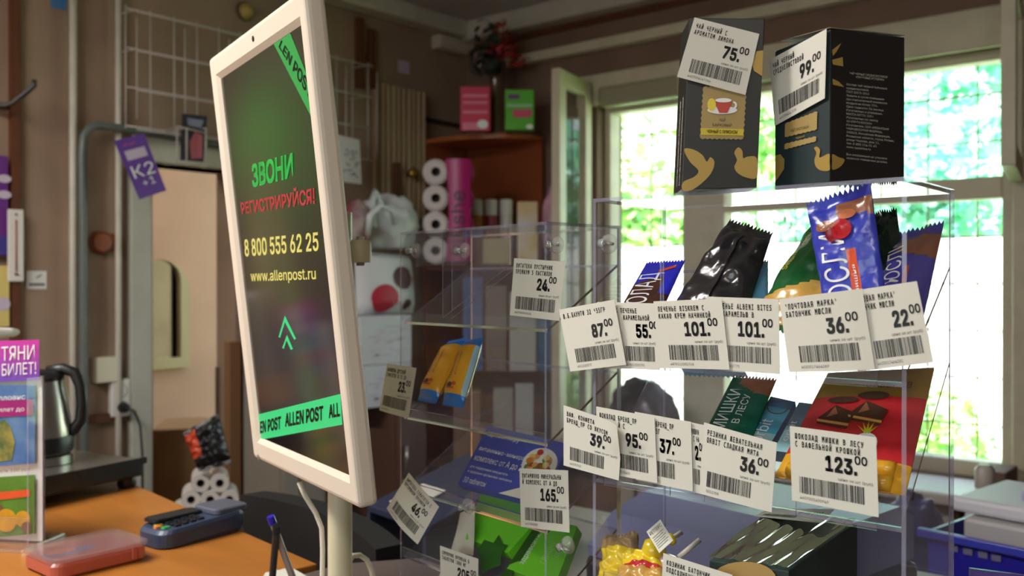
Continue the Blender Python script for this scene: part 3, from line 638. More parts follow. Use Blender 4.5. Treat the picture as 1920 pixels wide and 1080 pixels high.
# small print up the narrow side
sd = [fl[0], fl[0]+dep, fl[3]+dep, fl[3]]; ns = -(Rv); fsd = bil(sd); b = MB()
nside = (sd[1]-sd[0]).cross(sd[3]-sd[0]).normalized(); nside = nside if nside.dot(EYE-sd[0]) > 0 else -nside
for k in range(2): b.text('состав чай черный байховый ароматизатор лимон', subv(lambda u, v: fsd(u, v)+nside*.0006, .15+.3*k, .25+.3*k, .97, .45), WHITE)
obj('side_print', b, tb1)
price_tag([B1(1301.7, 35, .0035), B1(1422.7, 66, .0035), B1(1396.7, 180, .0035), B1(1269, 146, .0035)], ['ЧАЙ ЧЕРНЫЙ С', 'АРОМАТОМ ЛИМОНА'], '75', '4607094147266', 'tilted price tag reading 75.00 on the tall tea box', pu=.80, code=(.14, .90))
# second tea box, turned with one corner forward
s, al = .065, math.radians(71)
mid = CW(.2248, .66); mid.z = RT+.0005
lf = -Rv*math.cos(al)+FH*math.sin(al); rg = Rv*math.sin(al)+FH*math.cos(al)
hh = .108; up = UPW*hh
c4 = [mid+up, mid+rg*s+up, mid+rg*s, mid.copy()]
tb2 = carton('tea_box', 'black tea box turned corner forward with the 99.00 tag', c4, lf*s, M_TEA2, None)
nr = rg.cross(UPW); nr = nr if nr.dot(EYE-mid) > 0 else -nr
nl = lf.cross(UPW); nl = nl if nl.dot(EYE-mid) > 0 else -nl
B2R = lambda px, py, e=.0006: onp(px, py, mid, nr)+nr*e
B2L = lambda px, py, e=.0006: onp(px, py, mid, nl)+nl*e
obj('green_side', MB().slab([mid+nl*.0001+UPW*.001, mid+lf*s+nl*.0001+UPW*.001, mid+lf*s+nl*.0001+up*.99, mid+nl*.0001+up*.99], nl*.0003, M_GRN2), tb2)
lidq = [mid+up+UPW*.001, mid+rg*s+up+UPW*.001, mid+rg*s+lf*s*.9+up+UPW*.008, mid+lf*s*.9+up+UPW*.006]
obj('lid_flap', MB().slab(lidq, UPW*.0006, mat('carton_board', (120, 104, 88), .7)), tb2)
X3 = lambda cx, cy: (1420+cx/2.842, cy/2.842)
b = MB()
lines = ['ЧАЙ ЧЕРНЫЙ СРЕДНЕЛИСТОВОЙ', '«ПОЧТОВЫЕ ИСТОРИИ»', '', 'Состав: чай черный байховый', 'среднелистовой.', 'ГОСТ 32573-2013', 'Хранить в сухом помещении', 'при относительной влажности', 'воздуха не более 70%.', 'Срок годности: 24 месяца.', 'Изготовлено и упаковано.', 'МАССА НЕТТО: 100 г', 'Изготовлено по заказу', 'АО «ПОЧТА РОССИИ»', 'Изготовитель: ООО «РЯЗАНСКАЯ', 'ЧАЕРАЗВЕСОЧНАЯ ФАБРИКА».', '390023, Российская Федерация,', 'Рязанская область, город Рязань,', 'улица Чкалова, дом 11,', 'тел. 8 800 234 01 45', 'www.ryazantea.ru', '', 'Все изображения на упаковке', 'являются элементами дизайна']
for k, ln in enumerate(lines):
    if not ln: continue
    y0 = 385+k*19.6; x0 = 490 if k < 2 else 472; x1 = x0+len(ln)*8.0; sl = .11
    if k == 1: x0, x1 = 522, 672
    b.text(ln, pq(B2R, [X3(x0, y0), X3(x1, y0+(x1-x0)*sl), X3(x1, y0+(x1-x0)*sl+11), X3(x0, y0+11)]), mat('print_pale', (186, 180, 168), .5), bold=.006)
obj('printed_text', b, tb2)
b = MB(); ppoly(b, [X3(*p) for p in curvy([(310, 790), (325, 782), (342, 800), (338, 838), (360, 832), (391, 820), (392, 864), (391, 908), (345, 908), (318, 886), (312, 850), (322, 815)])], lambda x, y: B2L(x, y, .0012), M_GOLD); obj('bird_print', b, tb2)
b = MB(); ppoly(b, [X3(*p) for p in curvy([(397, 822), (430, 838), (462, 852), (440, 888), (397, 905), (396, 860)])], B2R, M_GOLD); obj('bird_print', b, tb2)
b = MB(); ppoly(b, [X3(*p) for p in ((396, 268), (445, 230), (420, 275), (400, 300))], B2R, M_GOLD); obj('bird_print', b, tb2)
b = MB(); ppoly(b, [X3(*p) for p in ((396, 320), (452, 305), (455, 355), (400, 345))], B2R, M_GOLD); obj('bird_print', b, tb2)
b = MB(); ppoly(b, [X3(*p) for p in ((398, 420), (430, 435), (460, 465), (400, 452))], B2R, M_GOLD); obj('bird_print', b, tb2)
b = MB(); ppoly(b, [X3(*p) for p in ((103, 830), (130, 822), (152, 850), (150, 900), (110, 960), (103, 965))], lambda x, y: B2L(x, y, .0012), M_GOLD); obj('bird_print', b, tb2)
b = MB(); B2Le = lambda x, y: B2L(x, y, .0012)
ppoly(b, [X3(*p) for p in scallop([(157, 660), (325, 595), (322, 690), (155, 730)], 14, 4)], B2Le, M_STAMP)
ppoly(b, [X3(*p) for p in scallop([(155, 768), (320, 728), (318, 752), (153, 795)], 14, 4)], B2Le, M_STAMP)
b.text('ЧАЙ ЛИСТОВОЙ', pq(lambda x, y: B2L(x, y, .0018), [X3(188, 690), X3(284, 668), X3(284, 682), X3(188, 705)]), M_TEA2); b.text('черный', pq(B2Le, [X3(210, 728), X3(258, 718), X3(258, 732), X3(210, 742)]), M_GOLD)
obj('stamp', b, tb2)
price_tag([B2L(1449, 113, .003), B2L(1556.5, 54.5, .003), B2L(1553, 184.7, .003), B2L(1458.7, 236.5, .003)], ['ЧАЙ ЧЕРНЫЙ', 'СРЕДНЕЛИСТОВОЙ'], '99', '4607094147235', 'price tag reading 99.00 wrapped over the edge of the black tea box', pu=.80, code=(.12, .90))

# ================================================================== RACK WITH PHARMACY GOODS
OL = CW(.0371*.9, .9, .060)
le = V((.9864, -.1644, 0)).normalized(); ln = V((-le.y, le.x, 0))         # along the front (towards the sweets rack) and inwards
LW, LD = .253, .105
LR = lambda px, py, s=0.0: onp(px, py, OL+ln*s, ln)
lp = lambda a, s, z: V((OL.x, OL.y, 0))+le*a+ln*s+UPW*z                   # a: -LW..0
LT = OL.z
lk = thing('display_rack', 'clear acrylic rack with pharmacy goods standing beside the white screen', 'display rack', lp(-LW/2, LD/2, DZ))
def lpan(q, d, nm, side=EDGE): return obj(nm, MB().slab([lp(*p) for p in q], d, ACR, side), lk)
lpan([(-LW, 0, DZ+.001), (-LW, LD, DZ+.001), (-LW, LD, LT), (-LW, 0, LT)], le*T, 'side_panel'); lpan([(-T, 0, DZ+.001), (-T, LD, DZ+.001), (-T, LD, LT), (-T, 0, LT)], le*T, 'side_panel')
lpan([(-LW+T, 0, LT-T), (-T, 0, LT-T), (-T, LD, LT-T), (-LW+T, LD, LT-T)], UPW*T, 'top_panel')
lpan([(-LW+T, LD-T, DZ+.01), (-T, LD-T, DZ+.01), (-T, LD-T, LT-T), (-LW+T, LD-T, LT-T)], ln*T, 'back_panel')
LTIERS = [H-.044, H-.155, H-.240, H-.318]
for zf in LTIERS:
    zb = zf+.064
    lpan([(-LW+T, .004, zf), (-T, .004, zf), (-T, LD-T, zb), (-LW+T, LD-T, zb)], UPW*-T, 'shelf_plate')
    lpan([(-LW+T, 0, zf), (-T, 0, zf), (-T, 0, zf+.010), (-LW+T, 0, zf+.010)], ln*T, 'front_lip')
for a in (-.175, -.158): lpan([(a, .004, H-.038), (a, LD-T, H+.022), (a, LD-T, LT-T-.001), (a, .004, LT-T-.001)], le*.0015, 'divider')
lpan([(-LW+.03, .002, LT-.040), (-.13, .002, LT-.040), (-.13, .002, LT-T-.001), (-LW+.03, .002, LT-T-.001)], ln*.0012, 'header_plate')
CUP = clear('suction_cup', (.93, .93, .93), 1.0, .30, .10, (225, 222, 220), True)
CLb = ['clear suction cup at the top corner of the pharmacy rack by the screen', 'clear suction cup at the divider of the pharmacy rack top', 'clear suction cup behind the 24.00 tag near the rack corner', 'clear suction cup below the blue vitamin box', 'clear suction cup inside the sweets rack at its upper corner', 'clear suction cup under the 165.00 tag']
for k, (px, py) in enumerate(((782, 470), (873, 470), (1046, 459), (880, 948), (1143, 457), (1066, 1022))):
    p = LR(px, py, -.0015) if k != 4 else PY(px, py, RY0+.02)
    ax = -ln if k != 4 else V((0, -1, 0))
    r = .0085
    t = thing('suction_cup', CLb[k], 'suction cup', p, 'clear suction cups on the racks')
    obj('cup', MB().lathe(p, [(r, 0), (r*1.02, .001), (r*.82, .004), (r*.4, .0065), (r*.30, .009), (r*.45, .011), (r*.45, .0135), (.0001, .0145)], CUP, 18, ax=ax), t, smooth=True)
    obj('pull_tab', MB().tube([p+ax*.009+le*.001, p+ax*.011+le*.007, p+ax*.010+le*.012-UPW*.001], .0013, CUP, 8), t, smooth=True)
def L_tag(q, s, *a, **k): return price_tag([LR(px, py, s) for px, py in q], *a, **k)
L_tag([(964, 484), (1060, 490.7), (1049, 601.7), (956, 591)], -.004, ['ВИТАТЕКА ПУСТЫРНИК', 'ПРЕМИУМ 5 ПАСТИЛОК'], '24', '4607000000624', 'price tag reading 24.00 at the top of the pharmacy rack', pu=.76, code=(.10, .90))
L_tag([(726, 681), (780.7, 690), (766, 784), (711, 769)], -.010, ['БАЛОВЕНЬ ДЕТСКИЙ', 'ГЕМАТОГЕН В ГЛ 20'], '23', '4607000923', 'narrow price tag reading 23.00 beside the yellow bars', pu=.80, code=(.10, .90), bend=.002)
L_tag([(974, 878), (1065, 882), (1067.7, 998.7), (976.7, 987.7)], -.004, ['ВИТАМИННО-МИНЕРАЛЬНЫ', 'Й КОМПЛЕКС ОТ А ДО'], '165', '4607000000', 'price tag reading 165.00 on the corner of the blue vitamin box', pu=.80, code=(.10, .88))
L_tag([(766.7, 886), (823, 950), (783, 1020.7), (725, 953)], -.010, ['ВИТАТЕКА ГЕМАТОГЕН С', 'ВИТАМИНОМ ПРЕМИУМ'], '46', '4607000046', 'price tag reading 46.00 turned diagonally on a corner', pu=.76, code=(.12, .88), bend=.003)
L_tag([(825, 1023), (896.7, 1048), (896, 1140), (826, 1112)], -.006, ['СИРОПЧИК ВРЕМЕНА Б', 'ТАБЛЕТКИ 1000 МГ'], '205', '4607000205', 'price tag reading 205.00 below the white folded leaflet', pu=.84)
def QL(pts, st, sb, tier):
    q = [LR(*pts[0], st), LR(*pts[1], st), LR(*pts[2], sb), LR(*pts[3], sb)]
    for i in range(4):
        s = st if i < 2 else sb; z = LTIERS[tier]+.064*s/LD+.004
        q[i].z = max(q[i].z, z)
    return q
Y1 = foil('bar_yellow', (232, 168, 36)); B1m = foil('bar_blue', (34, 120, 206)); PAL = foil('bar_pale_blue', (170, 208, 226))
for k, (pts, lb) in enumerate(((((840, 641), (876, 634), (818, 764), (783, 756)), 'yellow bar with blue twisted ends, the one next to the 23.00 tag'), (((872, 640), (906, 634), (868, 765), (830, 758)), 'yellow bar with blue twisted ends and a pale blue edge'))):
    o, fn = pack('candy_bar', QL(pts, .076-.006*k, .022, 1), .011, lambda u, v: B1m if v < .13 or v > .87 else (PAL if (k == 1 and u > .93) else Y1), lb, 'candy bar', 'yellow bars in the pharmacy rack', crimp=.05, seed=k+2)
    b = MB(); b.text('ГЕМАТОГЕН', subv(fn, .22, .38, .66, .26), F_CHOC, bold=.015); b.text('детский с витамином', subv(fn, .50, .58, .62, .26), mat('print_rust', (150, 70, 30), .5)); obj('lettering', b, o)
    b = MB(); fe = lambda u, v: fn(u, v)+(EYE-fn(.5, .5)).normalized()*.0006
    disc(b, fe, .42, .76, .14, .04, F_CHOC); disc(b, fe, .62, .74, .10, .03, F_ORNG); disc(b, fe, .5, .80, .2, .015, F_ORNG); obj('bear_patch', b, o)
# vitamin box
q = [LR(915, 797, .084), LR(1066, 832, .082), LR(1014, 945, .018), LR(858, 906, .022)]
P, nrm = plane_of(q); f0 = bil(q); dwn = -nrm*.011
M_VB = mat('box_blue', (74, 84, 170), .45); M_VW = mat('box_white', (226, 222, 208), .5)
vb = thing('vitamin_box', 'blue vitamin box with a picture of vegetables lying in the pharmacy rack', 'medicine box', q[3]+dwn)
obj('carton', MB().slab(q, dwn, M_VB), vb, bevel=.0005)
fe = lambda u, v: f0(u, v)+nrm*.0005; fe2 = lambda u, v: f0(u, v)+nrm*.0009
b = MB(); b.text('здравсити.ру', sub(fe, .05, .08, .47, .17), WHITE, bold=.02)
b.text('витаминно-минеральный', sub(fe, .05, .36, .80, .43), WHITE); b.text('комплекс от А до Zn', sub(fe, .05, .50, .68, .60), WHITE)
b.text('для поддержания иммунитета', sub(fe, .05, .68, .52, .72), WHITE); b.text('и здоровья организма человека', sub(fe, .05, .76, .60, .80), WHITE); b.text('30 таблеток', sub(fe, .05, .88, .34, .96), WHITE)
obj('printed_text', b, vb)
b = MB(); b.face([fe(.52, 1), fe(.99, .62), fe(.99, 1)], M_VW); obj('white_corner', b, vb)
b = MB(); cc = [(206, 120, 50), (180, 50, 40), (222, 190, 90), (90, 140, 50), (214, 150, 100), (150, 60, 50)]
disc(b, fe, .80, .42, .19, .26, M_VW, 28); rnd = random.Random(8)
for k in range(34):
    a = rnd.random()*6.28; r = rnd.random()**.5*.8; m_ = mat('veg_%d' % (k % 6), cc[k % 6], .5)
    e2 = lambda u, v, kk=k: f0(u, v)+nrm*(.0009+.00002*kk)
    disc(b, e2, .80+.17*r*math.cos(a), .42+.23*r*math.sin(a), .035, .05, m_, 10)
obj('vegetable_picture', b, vb)
# two green boxes and a leaflet in the lowest tier
M_GB = mat('box_green', (118, 214, 48), .4); M_GAP = mat('gap_shade_green', (44, 92, 24), .5); M_LEAF = mat('leaf_dark', (46, 104, 34), .5)
def greenbox(pts, st, sb, label):
    q = QL(pts, st, sb, 3); q = [p+UPW*.010 for p in q]; P, nrm = plane_of(q)
    t = thing('medicine_box', label, 'medicine box', (q[2]+q[3])/2-nrm*.01, 'green medicine boxes'); obj('carton', MB().slab(q, -nrm*.012, M_GB), t, bevel=.0005)
    f0 = bil(q); return t, (lambda u, v: f0(u, v)+nrm*.0006), (lambda u, v: f0(u, v)+nrm*.001), q, nrm
t, fe, fe2, q, nrm = greenbox(((902, 941), (1024, 972), (952, 1135), (872, 1112)), .078, .03, 'green medicine box with a dark leaf print behind the white leaflet')
b = MB(); ppoly(b, [(905, 1075), (896, 1030), (908, 1012), (925, 1018), (935, 1003), (943, 1020), (952, 1022), (940, 1040), (938, 1060), (915, 1068)], lambda x, y: onp(x, y, q[0]+nrm*.0008, nrm), M_LEAF); obj('leaf_print', b, t)
b = MB(); ppoly(b, [(998, 993), (1012, 996), (948, 1095), (934, 1088)], lambda x, y: onp(x, y, q[0]+nrm*.0008, nrm), M_GAP); obj('gap_shade', b, t)  # shade of the gap between the two boxes, painted on as a strip
t, fe, fe2, q, nrm = greenbox(((1014, 990), (1082, 1004), (1040, 1135), (950, 1112)), .070, .014, 'green medicine box with white lettering under the 165.00 tag')
b = MB(); b.text('здравсити.ру', subv(fe, .15, .26, .86, .12), WHITE, bold=.01); b.text('глицин', subv(fe, .50, .68, .74, .34), mat('pale_green_print', (170, 220, 120), .5)); b.text('форте', subv(fe, .74, .88, .66, .36), mat('pale_green_print', (170, 220, 120), .5)); obj('lettering', b, t)
q = [LR(868, 965, .06), LR(902, 950, .05), LR(894, 1045, .02), LR(845, 1032, .03)]
P, nrm = plane_of(q); f0 = bil(q)
o = tag(obj('paper_leaflet', MB().grid(lambda u, v: f0(u, v)+nrm*(.005*u*u+.004*(1-v)**2), 8, 8, PAPER).grid(lambda u, v: f0(u, v)+nrm*(.005*u*u+.004*(1-v)**2-.0004), 8, 8, PAPER, flip=True), smooth=True), 'white folded paper leaflet curling in front of the green box', 'leaflet')
q = [LR(846, 1030, .032), LR(870, 1035, .03), LR(848, 1120, .02), LR(805, 1120, .022)]
obj('folded_page', MB().slab(q, ln*.0004, PAPER), o)

# ================================================================== SCREEN ON A POLE
Mh = {}
ma = V((.54319, 0, -.8396)).normalized(); mb_ = V((.06785, .99243, .10232)); mb_ = (mb_-ma*mb_.dot(ma)).normalized()
def c2w(x, y, z): return Rv*x - Uv*y + Fv*z                       # camera (right, down, forward) -> world direction
a_ = c2w(*ma); d_ = c2w(*mb_); mn = a_.cross(d_).normalized()
p0 = PD(419, 143.5, 1.0777)
if mn.dot(EYE-p0) < 0: mn = -mn
S = lambda px, py, e=0.: onp(px, py, p0, mn)+mn*e
loc = lambda p: ((p-p0).dot(a_), (p-p0).dot(d_))
ot = [loc(S(*q_)) for q_ in ((400, 107), (475, 850), (668, 955), (592, -10))]
ax0 = (ot[0][0]+ot[1][0])/2; ax1 = (ot[2][0]+ot[3][0])/2; ay0 = ot[0][1]; ay1 = (ot[1][1]+ot[2][1])/2
sq = [loc(S(*q_)) for q_ in ((419, 143.5), (575, 42.5), (650, 890), (485, 817))]
sx0 = (sq[0][0]+sq[3][0])/2; sx1 = (sq[1][0]+sq[2][0])/2; sy0 = (sq[0][1]+sq[1][1])/2; sy1 = (sq[2][1]+sq[3][1])/2
MP = lambda x, y, e=0.: p0+a_*x+d_*y+mn*e
M_MON = mat('screen_housing', (228, 214, 196), .42); M_POLE = mat('cream_pole', (214, 204, 172), .4)
mo = thing('display_screen', 'white portrait screen on a pole showing green and black advertising', 'screen', MP((ax0+ax1)/2, ay1, -.03))
fr = [(ax0, ay0), (ax1, ay0), (ax1, ay1), (ax0, ay1)]; inn = [(sx0, sy0), (sx1, sy0), (sx1, sy1), (sx0, sy1)]
lipi = [(sx0-.006, sy0-.006), (sx1+.006, sy0-.006), (sx1+.006, sy1+.006), (sx0-.006, sy1+.006)]
b = MB()
for k in range(4):
    k2 = (k+1) % 4
    b.face([MP(*fr[k], .004), MP(*fr[k2], .004), MP(*lipi[k2], .004), MP(*lipi[k], .004)], M_MON)
    b.face([MP(*lipi[k], .004), MP(*lipi[k2], .004), MP(*inn[k2], .0), MP(*inn[k], .0)], M_MON)
    b.face([MP(*fr[k2], .004), MP(*fr[k], .004), MP(*fr[k], -.017), MP(*fr[k2], -.017)], M_MON)
b.face([MP(*q_, -.017) for q_ in reversed(fr)], M_MON)
ob = obj('housing', b, mo); bv = ob.modifiers.new('w', 'WELD'); bv.merge_threshold = .0001
bv = ob.modifiers.new('edge', 'BEVEL'); bv.width = .006; bv.segments = 3; bv.limit_method = 'ANGLE'; bv.angle_limit = math.radians(60)
# picture on the panel: dark ground, green glow, olive streak
m = bpy.data.materials.new('screen_picture'); m.use_nodes = True; nt = m.node_tree; pb = nt.nodes['Principled BSDF']
pb.inputs['Base Color'].default_value = (.004, .004, .004, 1); pb.inputs['Roughness'].default_value = .12
N = nt.nodes.new; K = nt.links.new
uv = N('ShaderNodeUVMap'); sp = N('ShaderNodeSeparateXYZ'); K(uv.outputs[0], sp.inputs[0])
def mth(op, a, b_=None):
    n_ = N('ShaderNodeMath'); n_.operation = op
    for i, v_ in enumerate((a, b_)):
        if v_ is None: continue
        if isinstance(v_, (int, float)): n_.inputs[i].default_value = v_
        else: K(v_, n_.inputs[i])
    return n_.outputs[0]
U_, V_ = sp.outputs[0], sp.outputs[1]
def blob(cu, cv, ru, rv, skew=0.0):
    du = mth('SUBTRACT', mth('SUBTRACT', U_, cu), mth('MULTIPLY', mth('SUBTRACT', V_, cv), skew)); dv = mth('SUBTRACT', V_, cv)
    r2 = mth('ADD', mth('POWER', mth('ABSOLUTE', mth('DIVIDE', du, ru)), 2), mth('POWER', mth('ABSOLUTE', mth('DIVIDE', dv, rv)), 2))
    return mth('POWER', 2.718, mth('MULTIPLY', r2, -1))
def layer(prev, fac, col):
    mx = N('ShaderNodeMix'); mx.data_type = 'RGBA'; K(fac, mx.inputs['Factor']); mx.inputs['B'].default_value = rgb(*col)
    if isinstance(prev, tuple): mx.inputs['A'].default_value = prev
    else: K(prev, mx.inputs['A'])
    return mx.outputs['Result']
c = layer(rgb(26, 22, 26), blob(.75, .25, .55, .22), (12, 70, 20))
c = layer(c, blob(.42, .20, .38, .13), (14, 110, 34)); c = layer(c, blob(.36, .50, .26, .20), (104, 100, 62))
c = layer(c, blob(.60, .72, .15, .36, .55), (72, 82, 46)); c = layer(c, blob(.30, .72, .22, .13), (26, 20, 28))
K(c, pb.inputs['Emission Color']); pb.inputs['Emission Strength'].default_value = .62
me_q = MB().face([MP(*q_, .0002) for q_ in inn], m)
po = obj('screen_panel', me_q, mo)
ul = po.data.uv_layers.new(name='UVMap')
for i, q_ in enumerate(((0, 0), (1, 0), (1, 1), (0, 1))): ul.data[i].uv = q_
E_G = mat('screen_green', (36, 178, 108), .4, emit=.55); E_GT = mat('screen_green_text', (50, 180, 80), .4, emit=.26); E_R = mat('screen_red_text', (190, 60, 72), .4, emit=.26); E_Y = mat('screen_yellow_text', (206, 196, 116), .4, emit=.42)
E_K = mat('screen_black', (6, 14, 10), .4); E_GD = mat('screen_dark_green_band', (26, 130, 56), .4, emit=.5); E_RB = mat('screen_red_haze', (130, 66, 62), .5, emit=.6)
X4 = lambda x, y: (400+x/2, y/2); X5 = lambda x, y: (400+x/2, 540+y/2)
S1 = lambda px, py: S(px, py, .0005); S2 = lambda px, py: S(px, py, .0009)
b = MB()
b.face([S1(*X5(165, 475)), S1(*X5(478, 397)), S1(*X5(486, 512)), S1(*X5(172, 570))], E_G); obj('lower_band', b, po)
b = MB(); b.face([S1(*X4(228, 165)), S1(*X4(290, 124)), S1(*X4(372, 330)), S1(*X4(381, 462))], E_GD); obj('upper_band', b, po)
b = MB()
b.text('LEN POST', pq(S2, [X5(168, 505), X5(256, 482), X5(256, 525), X5(168, 545)]), E_K, bold=.03)
b.text('ALLEN POST', pq(S2, [X5(272, 472), X5(415, 443), X5(415, 492), X5(272, 518)]), E_K, bold=.03)
b.text('ALL', pq(S2, [X5(436, 440), X5(476, 430), X5(478, 478), X5(436, 486)]), E_K, bold=.03)
obj('band_lettering', b, po); b = MB()
b.text('LEN POST', pq(S2, [X4(258, 150), X4(372, 322), X4(366, 372), X4(248, 175)]), E_K, bold=.02)
obj('band_lettering', b, po)
b = MB(); b.text('ЗВОНИ', pq(S2, [X4(146, 620), X4(300, 576), X4(302, 662), X4(150, 700)]), E_GT, bold=.02); obj('green_lettering', b, po)
b = MB(); b.text('РЕГИСТРИРУЙСЯ!', pq(S2, [X4(104, 762), X4(382, 706), X4(384, 762), X4(110, 802)]), E_R, bold=.015); obj('red_lettering', b, po)
b = MB(); b.text('8 800 555 62 25', pq(S2, [X4(118, 900), X4(396, 872), X4(398, 938), X4(122, 960)]), E_Y, bold=.015)
b.text('www.allenpost.ru', pq(S2, [X4(142, 1018), X4(386, 1005), X4(388, 1046), X4(144, 1054)]), E_Y, bold=.01); obj('yellow_lettering', b, po)
b = MB(); ppoly(b, [X5(*p) for p in ((270, 103), (312, 190), (305, 194), (270, 128), (252, 186), (246, 184))], S1, E_G); ppoly(b, [X5(*p) for p in ((278, 175), (300, 228), (292, 232), (276, 196), (266, 228), (260, 224))], S1, E_G); obj('arrow_mark', b, po)
obj('camera_dot', MB().lathe(S(482, 73, .004), [(.0001, .0006), (.003, .0006), (.003, 0)], E_K, 12, ax=mn), mo)
obj('sensor_dot', MB().lathe(S(491, 856, .004), [(.0001, .0006), (.0035, .0006), (.0035, 0)], mat('sensor_grey', (140, 130, 120), .4), 12, ax=mn), mo)
# pole, bracket, cable
pc = CW(-.19, 1.03); pc.z = DZ
obj('pole', MB().tube([pc+UPW*.001, V((pc.x, pc.y, MP(0, sy1*.38, 0).z))], .0135, M_POLE, 20), mo, smooth='auto')
obj('base_plate', MB().lathe(pc+UPW*.0005, [(.0001, 0), (.048, 0), (.048, .006), (.0001, .006)], M_POLE, 28), mo)
cen = MP((sx0+sx1)/2, (sy0+sy1)/2, -.0205)
obj('mount_bracket', MB().slab([cen+a_*.02+d_*.03, cen-a_*.02+d_*.03, cen-a_*.02-d_*.03, cen+a_*.02-d_*.03], -mn*.035, M_POLE), mo, bevel=.003)
kp = PD(676, 471, 1.02)
obj('clamp_knob', MB().lathe(kp, [(.0001, -.013), (.0115, -.012), (.012, -.008), (.0115, .009), (.010, .012), (.0001, .0125)], M_POLE, 20), mo, smooth='auto')
obj('clamp_arm', MB().tube([kp-UPW*.016, kp+UPW*.016], .0045, M_TRIM, 10).tube([kp-Rv*.05, kp], .005, M_POLE, 10), mo, smooth='auto')
W_C = mat('white_cable', (222, 212, 196), .45)
cpts = [(561, 905, 1.04), (572, 930, 1.045), (592, 962, 1.05), (603, 990, 1.05), (605, 1030, 1.05), (604, 1090, 1.05), (602, 1150, 1.05)]
obj('power_cable', MB().tube([PD(*p) for p in cpts], .0028, W_C, 10), mo, smooth=True)
cpts = [(655, 1052, 1.06), (662, 1042, 1.065), (675, 1041, 1.07), (688, 1050, 1.07), (697, 1070, 1.07), (702, 1100, 1.07), (703, 1140, 1.07)]
obj('signal_cable', MB().tube([PD(*p) for p in cpts], .0032, W_C, 10), mo, smooth=True)

# ================================================================== ON THE DESK
Dk = lambda px, py, h=0: PZ(px, py, DZ+h)
def rbox(mb, c, ex, ey, hx, hy, z0, z1, r, m, top=None, seg=5, tin=0.0, slope=0.0):
    """rounded block: centre c, half sizes along ex, ey; slope lifts it along ex"""
    pts = []
    for sx_, sy_, a0 in ((1, 1, 0), (-1, 1, 90), (-1, -1, 180), (1, -1, 270)):
        for k in range(seg+1):
            a = math.radians(a0+90*k/seg); pts.append((sx_*(hx-r)+r*math.cos(a), sy_*(hy-r)+r*math.sin(a)))
    n = len(pts); base = V((c.x, c.y, 0))
    rings = []
    for z, sh in ((z0, .92), (z0+(z1-z0)*.18, 1), (z1-(z1-z0)*.18, 1-tin), (z1, .94-tin)):
        rings.append([base+ex*(x*sh)+ey*(y*sh)+UPW*(z+(slope*x if z > z0+.0001 else 0)) for x, y in pts])
    for k in range(3):
        for j in range(n): mb.face([rings[k][j], rings[k][(j+1) % n], rings[k+1][(j+1) % n], rings[k+1][j]], m)
    mb.face(rings[3], top or m); mb.face(rings[0][::-1], m); return rings[3]
# card terminal
T0, T1 = Dk(302, 1026), Dk(436, 992); ex = (T1-T0); ex.z = 0; tl = ex.length; ex.normalize(); ey = V((-ex.y, ex.x, 0)); tcn = (T0+T1)/2+ey*.012
M_TERM = mat('terminal_blue', (56, 68, 92), .4); M_TK = mat('terminal_black', (28, 30, 36), .4)
te = thing('card_terminal', 'dark blue card payment terminal with coloured keys on the orange desk', 'card terminal', V((tcn.x, tcn.y, DZ)))
b = MB(); rbox(b, tcn, ex, ey, tl*.60, .036, DZ+.0005, DZ+.030, .02, M_TERM, slope=.05); obj('body', b, te, smooth='auto')
b = MB(); rbox(b, tcn-ex*.02+ey*.020, ex, ey, .042, .016, DZ+.030, DZ+.036, .008, M_TK); obj('screen_hood', b, te)
b = MB(); rbox(b, tcn+ex*(tl*.40), ex, ey, .030, .030, DZ+.031, DZ+.040, .01, mat('terminal_grey', (88, 92, 106), .45)); obj('paper_cover', b, te)
zk = DZ+.0305
for k, (s, w, c) in enumerate(((-.50, -.004, (220, 120, 60)), (-.46, -.016, (60, 170, 80)), (-.44, .006, (214, 190, 70)))):
    kc = tcn+ex*(tl*s)+ey*w; b = MB(); rbox(b, kc, ex, ey, .006, .004, zk-.008, zk-.0015, .002, mat('key_%d' % k, c, .4)); obj('key', b, te)
for i in range(4):
    for j in range(3):
        kc = tcn+ex*(tl*(-.34)+.013*i)+ey*(-.022+.010*j); b = MB(); rbox(b, kc, ex, ey, .005, .0038, DZ+.0275+.0007*i, DZ+.031+.0007*i, .0015, M_TK); obj('key', b, te)
# red plastic case
c0, c1 = Dk(84, 1084), Dk(262, 1042); ex = c1-c0; ex.z = 0; cl = ex.length; ex.normalize(); ey = V((-ex.y, ex.x, 0)); cc_ = (c0+c1)/2+ey*.022
M_CASE = mat('case_coral', (178, 88, 72), .35, coat=.3)
rc = thing('plastic_case', 'flat coral red plastic case with a clear lid on the orange desk', 'case', V((cc_.x, cc_.y, DZ)))
b = MB(); rbox(b, cc_, ex, ey, cl*.50, .048, DZ+.0005, DZ+.020, .016, M_CASE); obj('tray', b, rc, smooth='auto')
b = MB(); rbox(b, cc_, ex, ey, cl*.52, .052, DZ+.0210, DZ+.0275, .018, clear('case_lid', (.93, .90, .90), 1, .26, .15, (170, 140, 140))); obj('lid', b, rc, smooth='auto')
b = MB(); disc(b, lambda u, v: V((cc_.x, cc_.y, DZ+.0205))+ex*u+ey*v, -cl*.16, .004, .036, .014, mat('sticker_blue', (90, 120, 180), .4)); disc(b, lambda u, v: V((cc_.x, cc_.y, DZ+.0207))+ex*u+ey*v, -cl*.22, .012, .020, .010, mat('sticker_orange', (226, 120, 60), .4)); obj('sticker', b, rc)
for s in (.30, .36): obj('latch', MB().slab([cc_+ex*(cl*s)-ey*.053+UPW*(.006), cc_+ex*(cl*s+.006)-ey*.053+UPW*.006, cc_+ex*(cl*s+.006)-ey*.053+UPW*.022, cc_+ex*(cl*s)-ey*.053+UPW*.022], ey*.004, M_CASE), rc)
